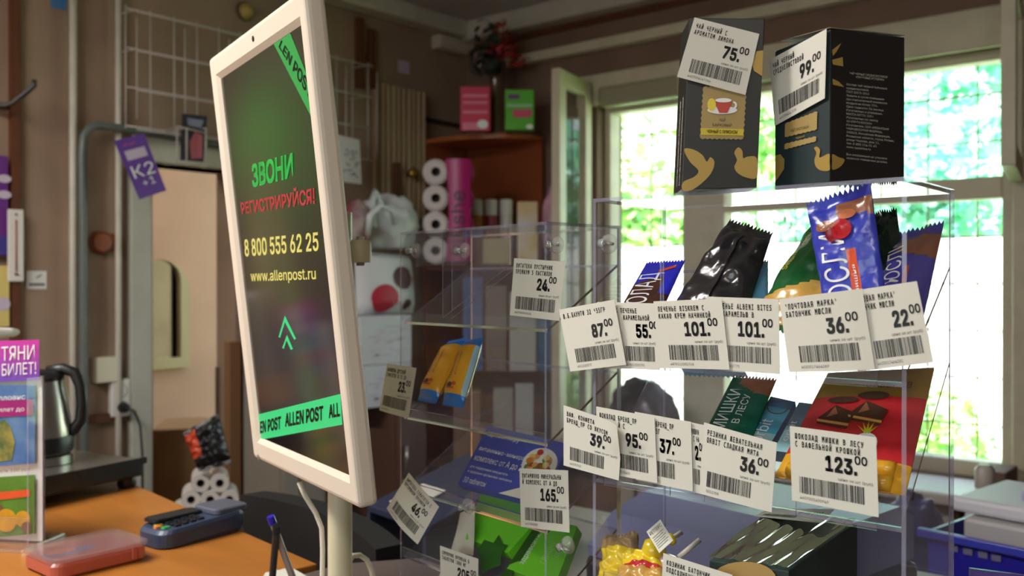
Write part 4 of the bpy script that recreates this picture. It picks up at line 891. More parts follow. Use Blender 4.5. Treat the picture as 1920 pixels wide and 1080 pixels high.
# postal scale with kettle
k0, k1 = Dk(170, 922), Dk(268, 902); ex = V((dd.x, dd.y, 0)).normalized(); 
e2 = (Dk(262, 908)-Dk(130, 938)); e2.z = 0; e2.normalize(); n2 = V((-e2.y, e2.x, 0))
so = Dk(268, 912)
M_STEEL = mat('brushed_steel', (176, 172, 164), .28, metal=.9); M_BLK = mat('black_plastic', (24, 23, 24), .4)
ps = thing('postal_scale', 'black postal scale with a steel platform under the kettle', 'scale', so-e2*.18)
SL, SDp, SZ = .36, .26, .055
q = [so-e2*SL, so, so+n2*SDp, so-e2*SL+n2*SDp]
obj('body', MB().slab([p+UPW*.020 for p in q], UPW*.026, M_BLK), ps, bevel=.004)
obj('platform', MB().slab([p+UPW*.0465+(so-e2*SL/2+n2*SDp/2-p)*.02 for p in q], UPW*.006, M_STEEL), ps, bevel=.002)
obj('rim', MB().slab([so-e2*(SL+.004)-n2*.004+UPW*.043, so+e2*.006-n2*.004+UPW*.043, so+e2*.006-n2*.001+UPW*.043, so-e2*(SL+.004)-n2*.001+UPW*.043], UPW*.012, M_BLK), ps)
for s, w in ((.02, .02), (.33, .02), (.02, .24), (.33, .24)):
    obj('foot', MB().lathe(so-e2*s+n2*w+UPW*.0005, [(.0001, 0), (.014, 0), (.017, .006), (.015, .019), (.0001, .019)], M_BLK, 16), ps, smooth='auto')
# kettle standing on the scale platform
kc = onp(64, 868, V((0, 0, DZ+.0530)), UPW)
kt = thing('electric_kettle', 'steel electric kettle with a black handle standing behind the leaflet stand', 'kettle', kc)
KH = .185
obj('power_base', MB().lathe(kc+UPW*.0006, [(.0001, 0), (.072, 0), (.072, .016), (.066, .02), (.0001, .02)], M_STEEL, 32), kt, smooth='auto')
obj('body', MB().lathe(kc+UPW*.022, [(.0001, 0), (.068, 0), (.072, .012), (.070, .05), (.064, .10), (.056, .142), (.054, .15), (.0001, .15)], M_STEEL, 36), kt, smooth='auto')
obj('collar', MB().lathe(kc+UPW*.022, [(.0725, .002), (.074, .008), (.074, .03), (.0725, .034)], M_BLK, 36), kt, smooth='auto')
obj('lid', MB().lathe(kc+UPW*.172, [(.056, -.004), (.057, .004), (.050, .012), (.02, .017), (.0001, .018)], M_BLK, 32), kt, smooth='auto')
hd = (Rv*.94+FH*.2).normalized()
hp = [kc+UPW*.185+hd*.025, kc+UPW*.19+hd*.055, kc+UPW*.182+hd*.076, kc+UPW*.155+hd*.088, kc+UPW*.12+hd*.091, kc+UPW*.085+hd*.088, kc+UPW*.065+hd*.075, kc+UPW*.058+hd*.062]
obj('handle', MB().tube(hp, .0115, M_BLK, 12), kt, smooth=True)
obj('spout', MB().hexa([kc+UPW*.168-hd*.052-n2*.014, kc+UPW*.168-hd*.052+n2*.014, kc+UPW*.135-hd*.06+n2*.005, kc+UPW*.135-hd*.06-n2*.005, kc+UPW*.172-hd*.078-n2*.006, kc+UPW*.172-hd*.078+n2*.006, kc+UPW*.15-hd*.07+n2*.003, kc+UPW*.15-hd*.07-n2*.003], M_STEEL), kt)
for c_ in kt.children: c_.scale = (.9, .9, .9)
# lottery leaflet stand
d0 = 1.36
LSp = PD(75, 1015, d0); lsr = (Rv*.985-FH*.17).normalized(); lsn = V((lsr.y, -lsr.x, 0)); lsn = lsn if lsn.dot(EYE-LSp) > 0 else -lsn
G = lambda px, py, e=0.: onp(px, py, LSp, lsn)+lsn*e
lsb = V((LSp.x, LSp.y, DZ))
ls = thing('leaflet_stand', 'tall acrylic lottery ticket stand with a purple header at the desk edge', 'leaflet stand', lsb-lsr*.07)
gz = G(40, 636).z
def gp(x, z, e=0): return V((LSp.x, LSp.y, 0))+lsr*x+lsn*e+UPW*z
z1_ = G(60, 705).z
obj('back_panel', MB().slab([gp(-.17, DZ+.004, -.006), gp(.002, DZ+.004, -.006), gp(.002, z1_, -.006), gp(-.17, z1_, -.006)], lsn*.003, mat('stand_white', (226, 222, 218), .4)), ls)
obj('foot_plate', MB().slab([gp(-.17, DZ+.001, -.05), gp(.004, DZ+.001, -.05), gp(.004, DZ+.001, .045), gp(-.17, DZ+.001, .045)], UPW*.003, ACR, EDGE), ls)
obj('side_panel', MB().slab([gp(.002, DZ+.005, -.006), gp(.002, DZ+.005, .03), gp(.002, z1_, .03), gp(.002, z1_, -.006)], lsr*.002, ACR, EDGE), ls)
obj('front_lip', MB().slab([gp(-.17, DZ+.008, .028), gp(.002, DZ+.008, .028), gp(.002, DZ+.045, .028), gp(-.17, DZ+.045, .028)], lsn*.002, ACR, EDGE), ls)
hm = bpy.data.materials.new('header_gradient'); hm.use_nodes = True; hn = hm.node_tree; hg = hn.nodes.new('ShaderNodeTexCoord'); hx = hn.nodes.new('ShaderNodeSeparateXYZ'); hr = hn.nodes.new('ShaderNodeValToRGB')
hn.links.new(hg.outputs['Generated'], hx.inputs[0]); hn.links.new(hx.outputs['Z'], hr.inputs[0]); hn.links.new(hr.outputs[0], hn.nodes['Principled BSDF'].inputs['Base Color'])
hr.color_ramp.elements[0].color = rgb(96, 74, 178); hr.color_ramp.elements[1].color = rgb(196, 52, 156)
hq = [G(-55, 640), G(76, 637), G(76, 712), G(-55, 718)]
hd_ = obj('header_card', MB().slab([p+lsn*.002 for p in hq], lsn*.0015, hm), ls)
Ge = lambda x, y: G(x, y, .005)
b = MB(); b.text('ТЯНИ', pq(Ge, [(7, 650), (69, 646), (69, 673), (7, 676)]), WHITE, bold=.02); b.text('БИЛЕТ!', pq(Ge, [(8, 682), (72, 678), (72, 700), (8, 704)]), WHITE, bold=.02); b.text('А', pq(Ge, [(-12, 684), (0, 683), (0, 704), (-12, 705)]), WHITE, bold=.02); obj('lettering', b, hd_)
P_BL, P_MG, P_TL = mat('poster_blue', (48, 92, 156), .45, vary=.3, vscale=25, col2=(96, 130, 170)), mat('poster_magenta', (150, 30, 110), .45), mat('poster_tree', (74, 96, 50), .5, vary=.5, vscale=60, col2=(150, 140, 70))
P_GR, P_GO = mat('poster_green', (92, 140, 44), .45, vary=.3, vscale=20), mat('poster_gold', (216, 160, 40), .4, vary=.3, vscale=40)
tk = obj('upper_ticket_poster', MB().slab([G(-60, 722), G(67, 722), G(67, 868), G(-60, 878)], lsn*.0015, P_BL), ls)
b = MB()
ppoly(b, [(-60, 752), (64, 748), (64, 778), (-60, 785)], lambda x, y: G(x, y, .0025), P_MG)
ppoly(b, [(-30, 870), (-40, 830), (-20, 800), (10, 786), (22, 800), (30, 830), (24, 862)], lambda x, y: G(x, y, .0022), P_TL)
b.text('аллоанс', pq(lambda x, y: G(x, y, .003), [(-8, 742), (50, 738), (50, 748), (-8, 751)]), WHITE, bold=.02); b.text('билет до', pq(lambda x, y: G(x, y, .003), [(-8, 764), (48, 762), (48, 770), (-8, 772)]), WHITE, bold=.02)
obj('poster_print', b, tk)
tk = obj('lower_ticket_poster', MB().slab([G(-60, 898), G(66, 890), G(66, 1000), G(-60, 1012)], lsn*.0015, P_GR), ls)
b = MB(); ppoly(b, [(-30, 925), (58, 917), (58, 930), (-30, 940)], lambda x, y: G(x, y, .0025), F_ORNG)
obj('poster_print', b, tk)
for cx_, cy_, r_ in ((-18, 985, 16), (14, 975, 20), (45, 972, 14), (52, 988, 10), (-4, 955, 12)):
    b = MB(); disc(b, lambda u, v: G(u, v, .0024+abs(cx_)*1e-5), cx_, cy_, r_, r_*1.1, P_GO if r_ > 12 else mat('poster_brown', (110, 80, 50), .5), 16); obj('fruit_print', b, tk)
b = MB(); b.text('стоимость 100 руб', pq(lambda x, y: G(x, y, .0025), [(-30, 882), (58, 876), (58, 882), (-30, 888)]), INK2); obj('price_strip', b, ls)
# white box seen over the stand; stem and foot are added to carry it
p = PD(20, 640, 1.75); b = MB()
lhq = [PD(-60, 614, 1.7), PD(24, 616, 1.78), PD(24, 632, 1.78), PD(-60, 640, 1.7)]
t = thing('white_box', 'white plastic box seen just above the purple header', 'lamp', PD(-30, 900, 1.74))
obj('box_body', MB().slab(lhq, FH*.03, mat('white_plastic', (222, 216, 208), .4)), t, bevel=.006)
lb_ = lhq[0]+FH*.015-Rv*.06
obj('box_stem', MB().tube([V((lb_.x, lb_.y, DZ+.012)), lb_-UPW*.005, lb_+Rv*.08-UPW*.008], .010, mat('white_plastic', (222, 216, 208), .4), 12), t, smooth='auto'); obj('box_foot', MB().lathe(V((lb_.x, lb_.y, DZ+.0005)), [(.0001, 0), (.06, 0), (.06, .012), (.0001, .012)], mat('white_plastic', (222, 216, 208), .4), 24), t)
# pen stand with two pens, paper
pb_ = Dk(560, 1126)
t = thing('pen_stand', 'small dark pen holder on the desk below the screen', 'pen holder', pb_)
obj('cup', MB().lathe(pb_+UPW*.0005, [(.0001, 0), (.022, 0), (.018, .022), (.015, .022), (.014, .006), (.0001, .006)], M_BLK, 20), t, smooth='auto')
def pen(tip, end, label, body, capm):
    t = thing('ballpoint_pen', label, 'pen', tip, 'pens at the pen holder'); d = (end-tip)
    obj('barrel', MB().tube([tip+d*.08, tip+d*.90], .0042, body, 10), t, smooth='auto'); obj('tip', MB().tube([tip, tip+d*.08], .0008, M_BLK, 8, r2=.004), t, smooth='auto')
    obj('end_cap', MB().tube([tip+d*.90, tip+d], .0048, capm, 10), t, smooth='auto')
tipA = pb_+UPW*.008
pen(tipA, PD(507, 968, 1.10), 'clear ballpoint pen with a blue end cap leaning in the pen holder', mat('pen_clear', (150, 130, 124), .2), mat('pen_blue', (44, 34, 170), .35))
pen(PD(507, 1128, 1.13)*1, PD(519, 985, 1.09), 'dark slim pen crossing the clear one', mat('pen_dark', (52, 42, 40), .35), M_BLK)
o = tag(obj('paper_sheet', MB().slab([Dk(498, 1074, .0006), Dk(546, 1064, .0006), Dk(600, 1095, .0006), Dk(470, 1120, .0006)], UPW*.0004, PAPER)), 'white printed sheet of paper on the desk under the pens', 'paper')

# ================================================================== LEFT WALL
def wq(px0, py0, px1, py1, off, sl=.24):
    """upright rectangle on the left wall from one photo corner to the other (real sides level and upright)"""
    a, c = WL(px0, py0, off), WL(px1, py1, off)
    return [V((a.x, a.y, a.z)), V((a.x, c.y, a.z)), V((a.x, c.y, c.z)), V((a.x, a.y, c.z))]
XP = V((1, 0, 0))
def flat(nm, px0, py0, px1, py1, m, label, cat, th=.002, off=.001, bevel=0, group=None):
    o = obj(nm, MB().slab(wq(px0, py0, px1, py1, off), XP*th, m), bevel=bevel); return tag(o, label, cat, group)
M_PPL = mat('poster_purple', (96, 34, 120), .5); M_YP = mat('poster_yellow', (206, 184, 110), .5); M_LILAC = mat('lilac_paper', (186, 172, 190), .6)
o = flat('poster', -70, 285, 15, 480, M_PPL, 'purple poster on the wall above the thermometer', 'poster', off=.021)
b = MB(); 
for k in range(2):
    a = WL(8, 335+30*k, .0245); disc(b, lambda u, v: V((a.x, a.y+u, a.z+v)), 0, 0, .02, .012, M_LILAC, 12)
a0 = wq(-70, 440, 15, 478, .0242); b.face(a0, mat('poster_indigo', (60, 50, 130), .5)); obj('poster_print', b, o)
o = flat('poster', -70, 497, 17, 612, M_YP, 'pale yellow poster below the purple one', 'poster', off=.021)
b = MB(); a = WL(6, 570, .0242); disc(b, lambda u, v: V((a.x, a.y+u, a.z+v)), 0, 0, .02, .02, M_LILAC, 12); obj('poster_print', b, o)
q = wq(13, 392, 43, 528, .024); t = thing('thermometer', 'white wall thermometer beside the purple poster', 'thermometer', q[3])
obj('plate', MB().slab(q, XP*.008, mat('thermometer_white', (210, 206, 200), .4)), t, bevel=.003)
m0 = (q[0]+q[1])/2+XP*.009; m1 = (q[2]+q[3])/2+XP*.009
obj('tube', MB().tube([m0-UPW*.03, m1+UPW*.03], .002, mat('thermometer_red', (150, 60, 50), .3), 8), t, smooth=True)
obj('bulb', MB().lathe(m1+UPW*.022, [(.0001, -.006), (.006, 0), (.0001, .006)], mat('thermometer_bulb', (110, 60, 56), .3), 12), t, smooth=True)
obj('hanging_hole', MB().lathe(m0-UPW*.015, [(.0001, .0006), (.004, .0006), (.004, 0)], INK2, 10, ax=XP), t)
o = flat('small_sign', 49, 508, 87, 542, mat('sign_white', (214, 212, 208), .5), 'small white sign on the wallpaper beside the thermometer', 'sign')
b = MB(); b.face(wq(54, 531, 84, 536, .0035), INK2); p = WL(70, 522, .0035); b.face([p, p+V((0, .014, .01)), p+V((0, .012, .013)), p+V((0, -.004, .003))], INK2); obj('sign_print', b, o)
p = WL(186, 455, .0); t = thing('junction_box', 'round brown wooden junction box with a square block beside it', 'junction box', p)
M_JB = mat('junction_brown', (126, 68, 38), .5)
obj('round_base', MB().lathe(p, [(.036, 0), (.036, .018), (.028, .028), (.0001, .030)], M_JB, 24, ax=XP), t, smooth='auto'); obj('square_block', MB().slab(wq(199, 438, 213, 472, .001), XP*.02, M_JB), t, bevel=.003)
o = flat('switch_box', 172, 670, 217, 714, mat('switch_cream', (206, 200, 176), .4), 'cream box fixed to the wall beside the thin white pipe', 'switch', th=.035, bevel=.004)
q = wq(201, 712, 237, 778, .001); t = thing('power_outlet', 'white double power outlet with a black plug in its lower socket', 'outlet', q[3])
obj('plate', MB().slab(q, XP*.03, mat('outlet_white', (206, 202, 196), .4)), t, bevel=.006)
mx_ = (q[0]+q[1])/2+XP*.0315; hh_ = (q[0].z-q[3].z)
for k in range(2):
    cz = mx_-UPW*(hh_*(.30+.42*k)); obj('socket', MB().lathe(cz, [(.019, .001), (.018, -.004), (.0001, -.004)], mat('socket_grey', (120, 116, 112), .5), 18, ax=XP), t, smooth='auto')
pl = mx_-UPW*(hh_*.74)
t2 = thing('power_plug', 'black plug with its cable in the lower socket of the white outlet', 'plug', pl)
obj('plug_body', MB().lathe(pl+XP*.001, [(.017, 0), (.018, .012), (.012, .03), (.0001, .032)], M_BLK, 16, ax=XP), t2, smooth='auto')
obj('cable', MB().tube([pl+XP*.025, pl+XP*.04+V((0, .02, -.01)), pl+V((.03, .045, -.06)), pl+V((.03, .052, -.15)), pl+V((.03, .052, -.40))], .004, M_BLK, 8), t2, smooth=True)
p = WL(40, 185, .02); t = thing('coat_hook', 'dark bent metal coat hook on the brown batten', 'hook', p)
obj('hook', MB().tube([WL(-20, 196, .03), WL(10, 198, .05), WL(22, 194, .06), WL(50, 172, .09), WL(64, 160, .10), WL(64, 150, .10)], .008, mat('hook_dark', (48, 44, 40), .4), 10), t, smooth=True); obj('wall_rail', MB().slab(wq(-40, 190, 24, 204, .0005), XP*.019, mat('hook_dark', (48, 44, 40), .4)), t)
o = flat('blue_leaflet', 95, -40, 124, 20, mat('leaflet_blue', (70, 120, 170), .5), 'blue paper leaflet at the top of the wall beside the white pipe', 'leaflet')
p = WL(458, 22, 0); t = thing('door_bell', 'round yellowish bell box high on the wall above the screen', 'bell', p)
obj('cover', MB().lathe(p, [(.028, .002), (.026, .02), (.018, .03), (.0001, .034)], mat('bell_yellow', (176, 152, 82), .4), 20, ax=XP), t, smooth='auto'); obj('base_ring', MB().lathe(p, [(.034, 0), (.034, .008), (.028, .010)], mat('bell_ring', (96, 78, 52), .5), 20, ax=XP), t, smooth='auto')
M_CON = mat('conduit_green', (92, 100, 94), .4)
cpath = [WL(158, 1500, .05), WL(157, 720, .05), WL(156, 420, .05), WL(154, 290, .05), WL(157, 256, .05), WL(168, 240, .05), WL(185, 235, .05), WL(222, 240, .055), WL(300, 252, .06), WL(410, 272, .06), WL(560, 302, .06)]
tag(obj('metal_conduit', MB().tube(cpath, .013, M_CON, 12), smooth=True), 'grey green bent metal conduit running up the wall and over the doorway', 'conduit')
o = flat('round_sticker', 746, 112, 767, 140, M_LILAC, 'pale lilac paper sticker high on the dark wall near the corner', 'sticker')
# wire display grid
M_WIRE = mat('white_wire', (176, 168, 160), .45)
go = .10; g = MB()
ys_ = [WL(px, 300, go).y for px in (236, 560, 690)]
gz1, gz0 = WL(337, 33, go).z, WL(283, 236, go).z-.02
t = thing('wire_grid', 'white wire display grid hanging along the wall above the doorway', 'wire grid', V((XW+go, ys_[0], gz0)))
for nm, ya, yb in (('grid_panel', ys_[0], ys_[1]), ('grid_panel', ys_[1]+.02, ys_[2])):
    g = MB(); n = max(3, int((yb-ya)/.075))
    for k in range(n+1):
        y = ya+(yb-ya)*k/n; g.tube([(XW+go, y, gz0), (XW+go, y, gz1)], .0026, M_WIRE, 6)
        if k % 2 == 0: g.tube([(XW+go+.03, y+.02, gz0+.03), (XW+go+.03, y+.02, gz1-.04)], .0022, M_WIRE, 6)
    for k in range(4):
        z = gz0+.01+(gz1-gz0-.02)*k/3; g.tube([(XW+go, ya, z), (XW+go, yb, z)], .003, M_WIRE, 6); g.tube([(XW+go+.03, ya+.02, z-.012), (XW+go+.03, yb, z-.012)], .0022, M_WIRE, 6)
        for y in (ya+.02, yb-.01) if k > 1 else (): g.tube([(XW, y, z), (XW+go+.03, y, z-.006)], .0022, M_WIRE, 6)
    obj(nm, g, t, smooth=True)
g = MB()   # low pocket of the grid
for px in (332, 350, 386): a, c_ = WL(px, 240, .17), WL(px, 306, .17); g.tube([V((XW+go, a.y, a.z)), a, c_, V((XW+go, c_.y, c_.z))], .0026, M_WIRE, 6)
for py in (240, 306): g.tube([WL(332, py-3, .17), WL(386, py+9, .17)], .0026, M_WIRE, 6)
obj('pocket', g, t, smooth=True)
q = [WL(344, 213, .145), WL(389, 218, .145), WL(382, 304, .15), WL(340, 300, .15)]
o = tag(obj('magazine', MB().slab(q, -XP*.008, mat('magazine_dark', (34, 32, 46), .4))), 'dark blue magazine in the wire pocket over the doorway', 'magazine')
f0 = bil(q); fe = lambda u, v: f0(u, v)+XP*.001
b = MB(); b.face([fe(.15, .08), fe(.85, .10), fe(.75, .28), fe(.2, .24)], mat('magazine_grey', (120, 124, 140), .5)); b.face([fe(.5, .36), fe(.86, .42), fe(.9, .92), fe(.42, .96), (fe(.3, .6))], mat('magazine_pink', (170, 84, 96), .5)); obj('cover_print', b, o)
q = [WL(214, 264, .16), WL(270, 250, .16), WL(312, 357, .16), WL(262, 374, .16)]
o = tag(obj('purple_flyer', MB().slab(q, -XP*.002, mat('flyer_purple', (92, 52, 142), .45))), 'purple flyer with white figures hanging crooked from the wire grid', 'flyer')
f0 = bil(q); b = MB(); fe = lambda u, v: f0(u, v)+XP*.001
b.face([fe(.15, .20), fe(.85, .20), fe(.85, .36), fe(.15, .36)], M_LILAC); fe3 = lambda u, v: f0(u, v)+XP*.003; b.text('К2', sub(fe3, .12, .46, .88, .66), WHITE, bold=.02); b.text('+1', sub(fe3, .3, .70, .75, .82), WHITE, bold=.02); b.text('акция', sub(fe, .2, .07, .6, .13), mat('flyer_pink', (190, 80, 160), .5)); obj('flyer_print', b, o)
q = [WL(632, 252, .14), WL(674, 262, .14), WL(678, 345, .14), WL(638, 340, .14)]
o = tag(obj('white_leaflet', MB().slab(q, -XP*.003, mat('leaflet_white', (196, 188, 190), .5))), 'white printed leaflet in the wire grid behind the screen edge', 'leaflet')
f0 = bil(q); b = MB(); rnd = random.Random(3)
for k in range(40):
    u, v = .15+.7*rnd.random(), .25+.6*rnd.random(); b.face([f0(u, v)+XP*.0012, f0(u+.08, v)+XP*.0012, f0(u+.08, v+.03)+XP*.0012, f0(u, v+.03)+XP*.0012], mat('leaflet_violet', (120, 104, 136), .5))
obj('leaflet_print', b, o)
# pleated beige panel
g = MB(); ya, yb = WL(698, 300).y, WL(783, 300).y; za, zb = WL(750, 168).z, WL(750, 410).z
n = 48; pr = [(XW+.03+.016*abs(((k/n*9) % 1)-.5)*2, ya+(yb-ya)*k/n) for k in range(n+1)]
for k in range(n): g.face([(pr[k][0], pr[k][1], zb), (pr[k+1][0], pr[k+1][1], zb), (pr[k+1][0], pr[k+1][1], za), (pr[k][0], pr[k][1], za)], mat('pleat_beige', (150, 128, 96), .7))
g.slab([V((XW+.002, ya, za)), V((XW+.002, yb, za)), V((XW+.002, yb, zb)), V((XW+.002, ya, zb))], XP*.02, mat('pleat_beige', (150, 128, 96), .7))
tag(obj('pleated_panel', g), 'beige pleated panel fixed on the wall beside the corner shelf', 'panel')
struct('trim_18', MB().slab(wq(736, 305, 746, 420, .05), XP*.012, M_BROWN))
p = WL(770, 326, .05); o = tag(obj('brass_knob', MB().lathe(p, [(.0001, .035), (.02, .03), (.026, .018), (.016, .008), (.016, -.01)], mat('brass', (176, 140, 60), .3, metal=.8), 20, ax=XP), smooth=True), 'round brass knob beside the beige pleated panel', 'knob')

# ================================================================== HALLWAY BEHIND THE OPENING
XH = -4.18
HL = lambda px, py, off=0: PX(px, py, XH+off)
M_FRAME = mat('mirror_frame', (168, 152, 116), .45)
def arch(inset, off):
    a, c_ = HL(246, 692, off), HL(357, 692, off); y0, y1 = a.y+inset, c_.y-inset; z0 = HL(330, 690, off).z+inset; r = (y1-y0)/2; zt = HL(330, 480, off).z-r-.02
    pts = [V((XH+off, y0, z0)), V((XH+off, y1, z0))]
    for k in range(17): an = math.pi*k/16; pts.append(V((XH+off, (y0+y1)/2+r*math.cos(an), zt+(r*1.0)*math.sin(an))))
    return pts
o1, i1 = arch(0, .03), arch(.05, .03); b = MB(); n = len(o1)
for k in range(n):
    k2 = (k+1) % n; b.face([o1[k], o1[k2], i1[k2], i1[k]], M_FRAME); b.face([o1[k]-XP*.03, o1[k2]-XP*.03, o1[k2], o1[k]], M_FRAME); b.face([i1[k], i1[k2], i1[k2]-XP*.02, i1[k]-XP*.02], M_FRAME)
t = thing('wall_mirror', 'arched mirror in a cream wooden frame on the hallway wall', 'mirror', o1[0]); obj('frame', b, t)
obj('mirror_glass', MB().face(arch(.045, .012), mat('mirror_silver', (225, 225, 220), .03, metal=1)), t)
M_CB = mat('cardboard', (150, 114, 78), .75, vary=.15, vscale=10)
def hbox(nm, label, cat, px0, px1, py0, dep, d, m, ang=0., bot=None, bevel=.003):
    """free standing box: its front spans two photo columns at depth d, top at photo row py0"""
    a, c_ = PD(px0, py0, d), PD(px1, py0, d); e = (c_-a); e.z = 0; e = V((e.x*math.cos(ang)-e.y*math.sin(ang), e.x*math.sin(ang)+e.y*math.cos(ang), 0))
    nn = V((-e.y, e.x, 0)).normalized()*dep; zb_ = bot if bot is not None else .0005
    q = [V((a.x, a.y, zb_)), V((a.x, a.y, zb_))+e, V((a.x, a.y, zb_))+e+nn, V((a.x, a.y, zb_))+nn]
    o = obj(nm, MB().slab(q, UPW*(a.z-zb_), m), bevel=bevel); return (tag(o, label, cat) if label else o), q, a.z
BT = .48
cr, cq, _z = hbox('storage_crate', 'low brown wooden crate in the doorway carrying the paper rolls', 'crate', 318, 440, 992, .22, 2.55, mat('crate_brown', (104, 78, 58), .6)); ctop = _z+.001
hbox('cardboard_carton', 'open brown cardboard carton behind the desk under the mirror', 'carton', 284, 372, 806, .3, 3.30, M_CB, ang=.2)
hbox('wooden_plank', 'dark brown upright plank leaning in the doorway behind the screen', 'plank', 403, 432, 688, .03, 3.35, mat('plank_dark', (78, 52, 36), .6))
struct('trim_19', wbox('', 430, 452, 640, 1500, .001, .035, mat('plank_light', (128, 92, 60), .6)), .003)
# bag of paper rolls
RL = mat('paper_roll', (200, 194, 188), .8); RLC = mat('roll_core', (60, 50, 46), .8)
spots = [(376, 906, 1), (394, 937, 1), (412, 906, 1), (430, 937, 1), (376, 968, 1), (358, 937, 1), (430, 968, 1), (340, 968, 1), (394, 968, 1), (412, 968, 1)][:6]+[(412, 968, 1), (340, 968, 1)]
rn = ['nearer the mirror of the two at the top', 'middle one of the second layer', 'nearer the cabinet of the two at the top', 'beside the grey cabinet in the second layer', 'middle one of the bottom layer', 'at the desk side of the second layer', 'beside the grey cabinet in the bottom layer', 'at the desk side of the bottom layer']
axr = (EYE-PD(390, 930, 2.7)); axr.z = 0; axr = axr.normalized()
for k, (px, py, _) in enumerate(spots):
    c_ = PD(px, py, 2.60); t = thing('paper_roll', 'white paper roll seen end on, ' + rn[k], 'paper roll', c_, 'white paper rolls in the doorway')
    R_ = .0256
    obj('roll', MB().lathe(c_, [(.011, -.11), (R_, -.11), (R_, 0), (.011, 0)], RL, 20, ax=axr), t, smooth='auto'); obj('core', MB().lathe(c_, [(.011, 0), (.011, -.11)], RLC, 14, ax=axr).lathe(c_-axr*.03, [(.0001, 0), (.011, 0)], RLC, 14, ax=axr), t, smooth=True)
def blobbag(nm, label, cat, c_, r, m, seed, sq=.35, top=None, nu=30, nv=20):
    """soft crumpled bag"""
    def fn(u, v):
        th, ph = 2*math.pi*u, math.pi*(v*.96+.02); d = V((math.sin(ph)*math.cos(th), math.sin(ph)*math.sin(th), math.cos(ph)))
        w = 1+.22*noise.noise(d*2.1+V((seed, 0, 0)))+.10*noise.noise(d*6+V((0, seed, 0)))
        p = V((d.x*r[0]*w, d.y*r[1]*w, d.z*r[2]*w)); 
        if p.z < -r[2]*.75: p.z = -r[2]*.75
        return V(c_)+p
    return tag(obj(nm, MB().grid(fn, nu, nv, m, flip=True), smooth=True), label, cat)
F_BAGB = mat('bag_black', (30, 28, 32), .35, bump=.3, bscale=20); M_BW = mat('bag_white', (206, 208, 214), .4, bump=.25, bscale=18)
q = [PD(372, 800, 2.60), PD(425, 772, 2.60), PD(432, 865, 2.56), PD(352, 868, 2.56)]
o, fn = pack('black_bag', [PD(344, 812, 2.62), PD(410, 775, 2.64), PD(434, 868, 2.60), PD(372, 884, 2.58)], .03, lambda u, v: mat('bag_orange', (190, 70, 40), .4) if (u < .36 and .1 < v < .72) else F_BAGB, 'black plastic packet with an orange panel lying on the paper rolls', 'packet', wr=.02, zig=0, seed=8)

# ================================================================== FURNITURE ALONG THE LEFT WALL
M_GC = mat('cabinet_grey', (150, 142, 130), .5, vary=.08); M_BC = mat('cabinet_brown', (92, 66, 54), .5, vary=.1)
def cabinet(nm, label, px0, px1, py0, off, m, split=None):
    a, c_ = WL(px0, py0, .03), WL(px1, py0, off); z1 = WL((px0+px1)/2, py0, off).z; t = thing(nm, label, 'cabinet', V((XW+off/2, (a.y+c_.y)/2, 0)))
    obj('body', MB().box((XW+.03, a.y, .001), (XW+off-.02, c_.y, z1), m), t, bevel=.003)
    ys = [a.y, c_.y] if split is None else [a.y, WL(split, py0, off).y, c_.y]
    for i in range(len(ys)-1):
        d_o = obj('door', MB().box((XW+off-.019, ys[i]+.003, .06), (XW+off, ys[i+1]-.003, z1-.004), m), t, bevel=.002)
        obj('handle', MB().tube([(XW+off+.012, ys[i]+.03, z1-.25), (XW+off+.012, ys[i]+.03, z1-.14)], .005, M_STEEL, 8), d_o, smooth=True)
    return t, (a.y+c_.y)/2, z1
cabinet('grey_cabinet', 'pale grey cabinet with two doors below the screen', 456, 612, 640, .26, M_GC, 562)
_, ycb, zcb = cabinet('brown_cabinet', 'dark brown cabinet beside the grey one carrying white cartons', 622, 800, 768, .40, M_BC)
M_WC = mat('carton_white', (196, 196, 204), .6, vary=.08, vscale=12)
a, c_ = WL(676, 770, .36), WL(772, 770, .36); zt = zcb
z1 = WL(720, 684, .36).z; z2 = WL(720, 592, .36).z
for zz0, zz1, lb in ((zt+.001, z1, 'white carton with blue grey print, lower of the two stacked on the brown cabinet'), (z1+.001, z2, 'white carton, upper of the two stacked on the brown cabinet')):
    t = tag(obj('white_carton', MB().box((XW+.06, a.y, zz0), (XW+.36, c_.y, zz1), M_WC), bevel=.004), lb, 'carton', 'white cartons on the brown cabinet')
    b = MB(); rnd = random.Random(4)
    for k in range(26): y = a.y+.03+(c_.y-a.y-.08)*rnd.random(); z = zz0+.02+(zz1-zz0-.05)*rnd.random(); b.box((XW+.3605, y, z), (XW+.361, y+.02+.02*rnd.random(), z+.006), M_LILAC)
    obj('carton_print', b, t)
# bag with dots, standing on the cartons
q = [WL(664, 470, .22), WL(768, 478, .22), WL(775, 590, .27), WL(668, 586, .27)]
zz = z2+.002
for i in (2, 3): q[i].z = zz
o, fn = pack('dotted_bag', q, .06, mat('bag_dotted_white', (204, 204, 208), .5), 'white gift bag with dark red circles standing on the cartons', 'bag', zig=0, crimp=.0, nu=16, nv=16)
b = MB(); fe = lambda u, v: fn(u, v)+(EYE-fn(.5, .5)).normalized()*.003; M_DR, M_DM = mat('dot_red', (168, 26, 48), .5), mat('dot_maroon', (74, 24, 36), .5)
for cu, cv, ru, m_ in ((.66, .46, .19, M_DM), (.34, .78, .21, M_DR), (.74, .88, .08, M_DM), (.92, .46, .06, mat('dot_pink', (196, 140, 146), .5))): disc(b, lambda u, v: fe(min(u, .99), min(v, .99)), cu, cv, ru, ru*1.0, m_, 18)
b.face([fe(.22, .80), fe(.50, .74), fe(.62, .88), fe(.24, .97)], M_DR); obj('dot_print', b, o)
